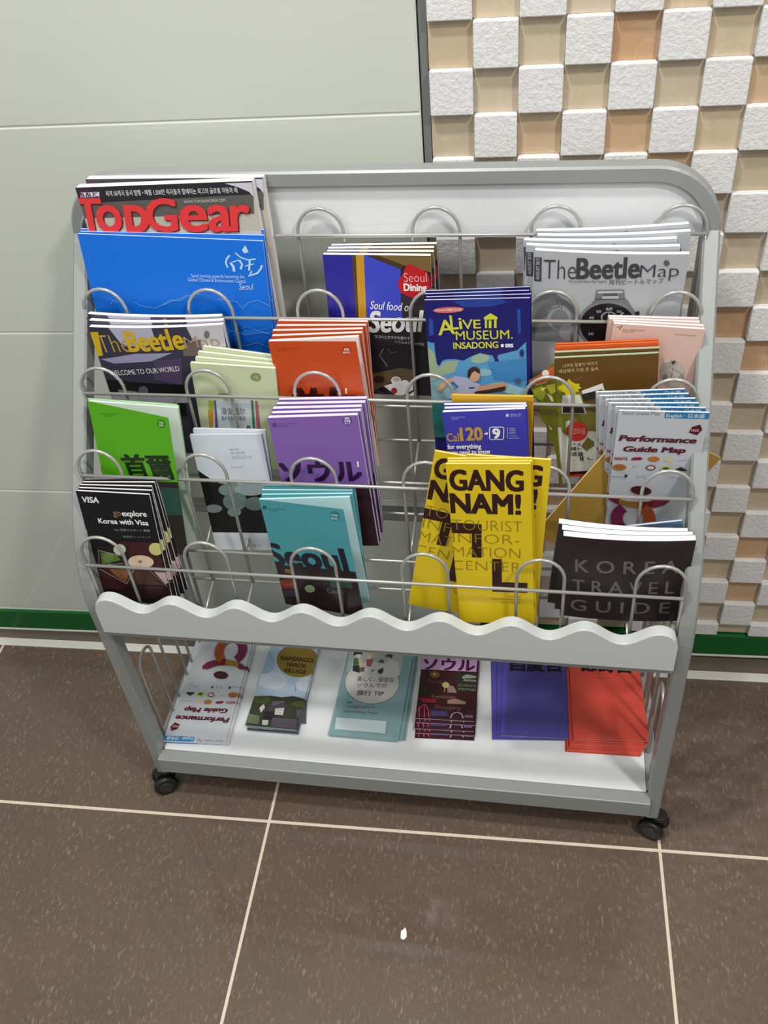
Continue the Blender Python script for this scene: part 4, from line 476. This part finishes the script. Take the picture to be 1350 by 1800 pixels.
{'key': 'souru', 'kind': 'booklet', 'cat': 'booklet', 'label': 'dark city booklet with a lilac title band', 'group': None, 'w': 0.0922, 'h': 0.185, 't': 0.0031, 'col': (58, 22, 28), 'page': (196, 176, 196), 'mats': [[0.0158, 0.2917, 0.1205, 0.9996, 0.0271, 0.0, 0.0, 0.0, 1.0], [0.0164, 0.2865, 0.1169, 0.9995, 0.0316, 0.0, 0.0, 0.0, 1.0], [0.0142, 0.2773, 0.1133, 0.9993, 0.0361, 0.0, 0.0, 0.0, 1.0], [0.0158, 0.2719, 0.1097, 0.9992, 0.0406, 0.0, 0.0, 0.0, 1.0], [0.0143, 0.2648, 0.1061, 0.999, 0.0451, 0.0, 0.0, 0.0, 1.0]], 'bow': 0, 'flat': 1, 'items': [('p', (204, 158, 204), [2, -552, 908, -538, 900, -882, -14, -881]), ('p', (176, 140, 178), [-3, -498, 916, -483, 908, -544, -3, -559]), ('t', (72, 14, 66), 'ソウル', [35, -871, 833, 225, 0.9], {'b': 0.04}), ('p', (44, 40, 34), [599, -914, 896, -902, 907, -1302, 605, -1297]), ('p', (44, 30, 18), [14, -1222, 284, -1217, 289, -1393, 12, -1361]), ('e', (120, 84, 40), [229, -983, 83, -1, 6, -71]), ('e', (210, 180, 110), [228, -976, 21, 1, 2, -23]), ('t', (140, 80, 44), 'Food', [135, -1150, 216, 63, -3.1], {}), ('p', (150, 156, 140), [677, -1000, 745, -944, 900, -973, 912, -1010, 689, -1037]), ('p', (124, 132, 120), [710, -1049, 904, -1049, 916, -1087, 703, -1088]), ('t', (130, 134, 122), 'Culture', [633, -1194, 278, 51, 1.1], {}), ('t', (130, 134, 122), 'Heritage', [638, -1270, 277, 50, 1.2], {}), ('e', (190, 178, 110), [426, -1185, 59, 0, 5, -61]), ('l', (180, 160, 60), 1.2, [414, -1246, 415, -1322]), ('p', (140, 120, 110), [458, -1231, 496, -1190, 548, -1200, 605, -1297, 607, -1334, 466, -1331]), ('t', (150, 104, 92), 'Entertainment', [223, -1447, 372, 56, 0.0], {}), ('p', (134, 30, 40), [23, -1473, 305, -1466, 302, -1553, 102, -1554]), ('p', (156, 122, 110), [477, -1480, 595, -1447, 768, -1497, 761, -1546, 483, -1553]), ('t', (140, 84, 84), 'Shopping', [292, -1663, 412, 73, 0.5], {}), ('l', (214, 70, 124), 1.4, [59, -1836, 53, -1680, 55, -1594, 28, -1730]), ('l', (214, 70, 124), 1.4, [142, -1830, 122, -1638, 110, -1590, 71, -1654]), ('l', (214, 70, 124), 1.4, [216, -1825, 183, -1671, 125, -1589]), ('p', (72, 58, 104), [224, -1692, 493, -1698, 501, -1794, 234, -1800]), ('l', (172, 156, 190), 1.8, [552, -1826, 567, -1753, 633, -1707, 713, -1731, 748, -1813]), ('p', (110, 90, 130), [774, -1751, 902, -1754, 894, -1802, 767, -1799])]},
{'key': 'bluepalace', 'kind': 'booklet', 'cat': 'booklet', 'label': 'indigo palace booklet with black characters on top', 'group': None, 'w': 0.109, 'h': 0.185, 't': 0.0026, 'col': (78, 72, 146), 'page': (150, 148, 206), 'mats': [[0.1477, 0.2782, 0.113, 0.9995, 0.0312, 0.0, 0.0, 0.0, 1.0], [0.1381, 0.2773, 0.11, 0.9984, 0.0563, 0.0, 0.0, 0.0, 1.0], [0.1266, 0.2734, 0.107, 0.9967, 0.0813, 0.0, 0.0, 0.0, 1.0]], 'bow': 0, 'flat': 1, 'items': [('t', (18, 16, 40), '昌慶宮', [135, -561, 826, 347, 1.9], {'b': 0.04}), ('l', (50, 46, 120), 0.5, [102, -602, 964, -601]), ('p', (84, 78, 168), [14, -373, 84, -369, 75, -1835, -1, -1841])]},
{'key': 'redpalace', 'kind': 'booklet', 'cat': 'booklet', 'label': 'red palace booklet with black characters on top', 'group': None, 'w': 0.1105, 'h': 0.19, 't': 0.0028, 'col': (202, 74, 60), 'page': (226, 140, 128), 'mats': [[0.254, 0.2806, 0.123, 0.9986, 0.0534, 0.0, 0.0, 0.0, 1.0], [0.2539, 0.2796, 0.1197, 0.9989, 0.0467, 0.0, 0.0, 0.0, 1.0], [0.251, 0.2745, 0.1164, 0.9992, 0.0399, 0.0, 0.0, 0.0, 1.0], [0.2519, 0.2733, 0.1131, 0.9994, 0.0332, 0.0, 0.0, 0.0, 1.0], [0.249, 0.2691, 0.1098, 0.9996, 0.0265, 0.0, 0.0, 0.0, 1.0], [0.2485, 0.2678, 0.1065, 0.9998, 0.0197, 0.0, 0.0, 0.0, 1.0]], 'bow': 0, 'flat': 1, 'items': [('t', (24, 12, 14), '德壽宮', [157, -572, 819, 343, -1.4], {'b': 0.04}), ('l', (170, 44, 38), 0.5, [107, -647, 1023, -685]), ('t', (170, 44, 38), 'DEOKSUGUNG', [438, -756, 223, 35, -0.8], {})]}
]

# ------------------------------------------------------------------ printed matter
GLYPHS = {}
def glyphs(s, bold, shear, gap=1.0):
    key = (s, bold, shear, gap)
    if key not in GLYPHS:
        cu = bpy.data.curves.new('lettering', 'FONT')
        cu.body = s; cu.size = 1.0; cu.offset = bold; cu.shear = shear; cu.space_character = gap; cu.resolution_u = 3
        o = bpy.data.objects.new('lettering', cu)
        me = bpy.data.meshes.new_from_object(o)
        vs = [(v.co.x, v.co.y) for v in me.vertices]
        fs = [tuple(p.vertices) for p in me.polygons]
        bpy.data.objects.remove(o); bpy.data.meshes.remove(me); bpy.data.curves.remove(cu)
        GLYPHS[key] = (vs, fs)
    return GLYPHS[key]
def shape(bm, it, sc):
    """one printed shape in the plane of its cover, in metres; returns its faces"""
    k = it[0]; e = 1e-4 * sc; fs = []
    def poly(pts):
        try: fs.append(bm.faces.new([bm.verts.new((x, y, 0)) for x, y in pts]))
        except ValueError: pass
    if k == 'p':
        c = it[2]; poly([(c[i] * e, c[i + 1] * e) for i in range(0, len(c), 2)])
    elif k == 'e':
        c = [v * e for v in it[2]]
        poly([(c[0] + c[2] * math.cos(a * math.pi / 14) + c[4] * math.sin(a * math.pi / 14), c[1] + c[3] * math.cos(a * math.pi / 14) + c[5] * math.sin(a * math.pi / 14)) for a in range(28)])
    elif k == 'l':
        hw = it[2] * 0.0005 * sc; c = it[3]
        P = [Vector((c[i] * e, c[i + 1] * e)) for i in range(0, len(c), 2)]
        L, Rr = [], []
        for i, p in enumerate(P):
            d = (P[min(i + 1, len(P) - 1)] - P[max(i - 1, 0)])
            if d.length < 1e-9: d = Vector((1, 0))
            d.normalize(); n = Vector((-d.y, d.x)) * hw
            L.append(p + n); Rr.append(p - n)
        for i in range(len(P) - 1): poly([Rr[i], Rr[i + 1], L[i + 1], L[i]])
    elif k == 't':
        x, y, w, h, ang = it[3]; opt = it[4]
        vs, tris = glyphs(it[2], min(0.0, opt.get('b', 0.0)), opt.get('sh', 0.0), opt.get('gap', 1.0))
        if not vs: return fs
        x0 = min(v[0] for v in vs); x1 = max(v[0] for v in vs); y1 = max(v[1] for v in vs)
        sx = w * e / max(1e-6, x1 - x0); sy = h * e / max(1e-6, y1)
        ca, sa = math.cos(math.radians(ang)), math.sin(math.radians(ang))
        bold = opt.get('b', 0.0)
        shifts = [(0, 0)] if bold <= 0 else [(0, 0)] + [(bold * a, bold * b * 0.6) for a, b in ((1, 1), (-1, 1), (1, -1), (-1, -1))]
        for q0, (dx, dy) in enumerate(shifts):
            bv = []
            for vx, vy in vs:
                a, b = (vx - x0 + dx) * sx, (vy + dy) * sy
                bv.append(bm.verts.new((x * e + a * ca - b * sa, y * e + a * sa + b * ca, q0 * 0.00001)))
            for q in tris:
                try: fs.append(bm.faces.new([bv[i] for i in q]))
                except ValueError: pass
    return fs
def printed(w, h, col, items, bow, sc=1.0):
    """front cover: paper sheet with its printing; x right, y up from the top-left corner, z towards the reader"""
    bm = bmesh.new(); mats = [ink(col)]; idx = {tuple(col): 0}
    nx = 10 if bow else 1
    def bend(x): t = x / w; return bow * 4 * t * (1 - t)
    xs = [w * i / nx for i in range(nx + 1)]
    for zf in (0.0, -0.0003):
        top = [bm.verts.new((x, 0, bend(x) + zf)) for x in xs]; bot = [bm.verts.new((x, -h, bend(x) + zf)) for x in xs]
        for i in range(nx): bm.faces.new((bot[i], bot[i + 1], top[i + 1], top[i]) if zf == 0 else (bot[i], top[i], top[i + 1], bot[i + 1]))
    for n, it in enumerate(items):
        c = tuple(it[1])
        if c not in idx: idx[c] = len(mats); mats.append(ink(c))
        b2 = bmesh.new()
        shape(b2, it, sc)
        for co, no in (((0, 0, 0), (-1, 0, 0)), ((w, 0, 0), (1, 0, 0)), ((0, 0, 0), (0, 1, 0)), ((0, -h, 0), (0, -1, 0))):
            bmesh.ops.bisect_plane(b2, geom=b2.verts[:] + b2.edges[:] + b2.faces[:], plane_co=co, plane_no=no, clear_outer=True)
        if bow:
            for x in xs[1:-1]:
                bmesh.ops.bisect_plane(b2, geom=b2.verts[:] + b2.edges[:] + b2.faces[:], plane_co=(x, 0, 0), plane_no=(1, 0, 0))
        b2.normal_update()
        vm = {v: bm.verts.new((v.co.x, v.co.y, bend(v.co.x) + v.co.z + 0.00006 * (n + 1))) for v in b2.verts}
        for f in b2.faces:
            q = [vm[v] for v in f.verts]
            if f.normal.z < 0: q.reverse()
            try: bm.faces.new(q).material_index = idx[c]
            except ValueError: pass
        b2.free()
    return bm, mats
def pages(w, h, t, col, page, bow):
    bm = bmesh.new()
    nx = 10 if bow else 1
    def bend(x): q = x / w; return bow * 4 * q * (1 - q)
    m = 0.0004
    def slab(x0, x1, y0, y1, z0, z1, mi):
        xs = [x0 + (x1 - x0) * i / nx for i in range(nx + 1)]
        g = [[bm.verts.new((x, y, z + bend(x))) for x in xs] for y, z in ((y0, z1), (y1, z1), (y1, z0), (y0, z0))]
        fs = []
        for a in range(4):
            A, B = g[a], g[(a + 1) % 4]
            for i in range(nx): fs.append(bm.faces.new((A[i], A[i + 1], B[i + 1], B[i])))
        fs.append(bm.faces.new([q[0] for q in g])); fs.append(bm.faces.new([q[-1] for q in g][::-1]))
        for f in fs: f.material_index = mi
        bmesh.ops.recalc_face_normals(bm, faces=fs)
    slab(m, w - m, -m, -h + m, -t + 0.0004, -0.0004, 0)
    block = bm; bm = bmesh.new()
    slab(0, w, 0, -h, -t, -t + 0.0003, 0)
    return block, [plain(page, 0.7, 1.0)], bm, [ink(col)]
def frame_matrix(f):
    O, A, n = Vector(f[0:3]), Vector(f[3:6]).normalized(), Vector(f[6:9]).normalized()
    U = n.cross(A).normalized()
    m = Matrix((A, U, n)).transposed().to_4x4(); m.translation = O
    return RACK @ m
UP = ['frontmost of its stack', 'second from the front of its stack', 'third from the front of its stack', 'fourth from the front of its stack', 'fifth from the front of its stack', 'sixth from the front of its stack']
FLAT = ['topmost of its stack', 'second from the top of its stack', 'third from the top of its stack', 'fourth from the top of its stack', 'fifth from the top of its stack', 'sixth from the top of its stack']
def name_places(n, flat):
    w = list((FLAT if flat else UP)[:n])
    if n > 1: w[-1] = 'bottommost of its stack' if flat else 'backmost of its stack'
    return w
BYKEY = {d['key']: d for d in STACKS}
for d in STACKS:
    items = d['items']; sc = 1.0
    if isinstance(items, str): items = BYKEY[items]['items']; sc = d['iscale']
    bow = d['bow']
    up = Matrix.Translation((0, d['h'], 0)); dn = Matrix.Translation((0, -d['h'], 0))
    root = bpy.data.objects.new(d['kind'], None)
    COL.objects.link(root); root.matrix_world = frame_matrix(d['mats'][0]) @ dn
    root.empty_display_size = 0.02
    b1, m1, b2, m2 = pages(d['w'], d['h'], d['t'], d['col'], d['page'], bow)
    bm, mats = printed(d['w'], d['h'], d['col'], items, bow, sc)
    kids = [link('front_cover', bm, mats, root, up), link('page_block', b1, m1, root, up), link('back_cover', b2, m2, root, up)]
    if d.get('open'):
        kids[0].matrix_local = up @ Matrix.Rotation(-d['open'], 4, 'Y')
    n = len(d['mats']); places = name_places(n, d.get('flat'))
    grp = d['label'] + ' stack' if n > 1 or d.get('extra') else None
    tag(root, d['label'] + (', ' + places[0] if n > 1 else ''), d['cat'], grp)
    def again(fr, label):
        r = root.copy(); COL.objects.link(r); r.matrix_world = frame_matrix(fr) @ dn
        for kid in kids:
            c = kid.copy(); COL.objects.link(c); c.parent = r
            if c.name.startswith('front_cover'): c.matrix_local = up
        r['label'] = label
    for k in range(1, n):
        again(d['mats'][k], d['label'] + ', ' + places[k])
    for fr, where in zip(d.get('extra', []), ('tilted left behind the upright stack', 'standing right behind the upright stack')):
        again(fr, d['label'] + ', ' + where)
    if d.get('flap'):
        fl = d['flap']; p = fl['pts']
        bm = bmesh.new(); mats = [ink((104, 104, 26))]
        prism(bm, [(p[i] * 1e-4, p[i + 1] * 1e-4) for i in range(0, len(p), 2)], 0.0012, 0.0018, 2)
        for i, it in enumerate(fl['items']):
            mats.append(ink(it[1]))
            b2 = bmesh.new(); shape(b2, it, 1.0); b2.normal_update()
            vm = {v: bm.verts.new((v.co.x, v.co.y, 0.0019 + v.co.z + 0.00006 * i)) for v in b2.verts}
            for f in b2.faces:
                q = [vm[v] for v in f.verts]
                if f.normal.z < 0: q.reverse()
                bm.faces.new(q).material_index = i + 1
            b2.free()
        link('folded_flap', bm, mats, root, up)

# glint of light on the floor before the rack, modelled as a white chip
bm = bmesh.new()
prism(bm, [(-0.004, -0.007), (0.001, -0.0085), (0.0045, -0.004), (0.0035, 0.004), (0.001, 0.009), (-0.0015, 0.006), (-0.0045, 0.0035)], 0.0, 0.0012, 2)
o = link('floor_glint', bm, [mat_grain('white_glint', (250, 250, 250), 0.5)])
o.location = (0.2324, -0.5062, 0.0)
tag(o, 'tiny white chip standing for a glint of light on the brown floor tile', 'paper scrap')  # no real paper scrap, the chip stands for a glint of light
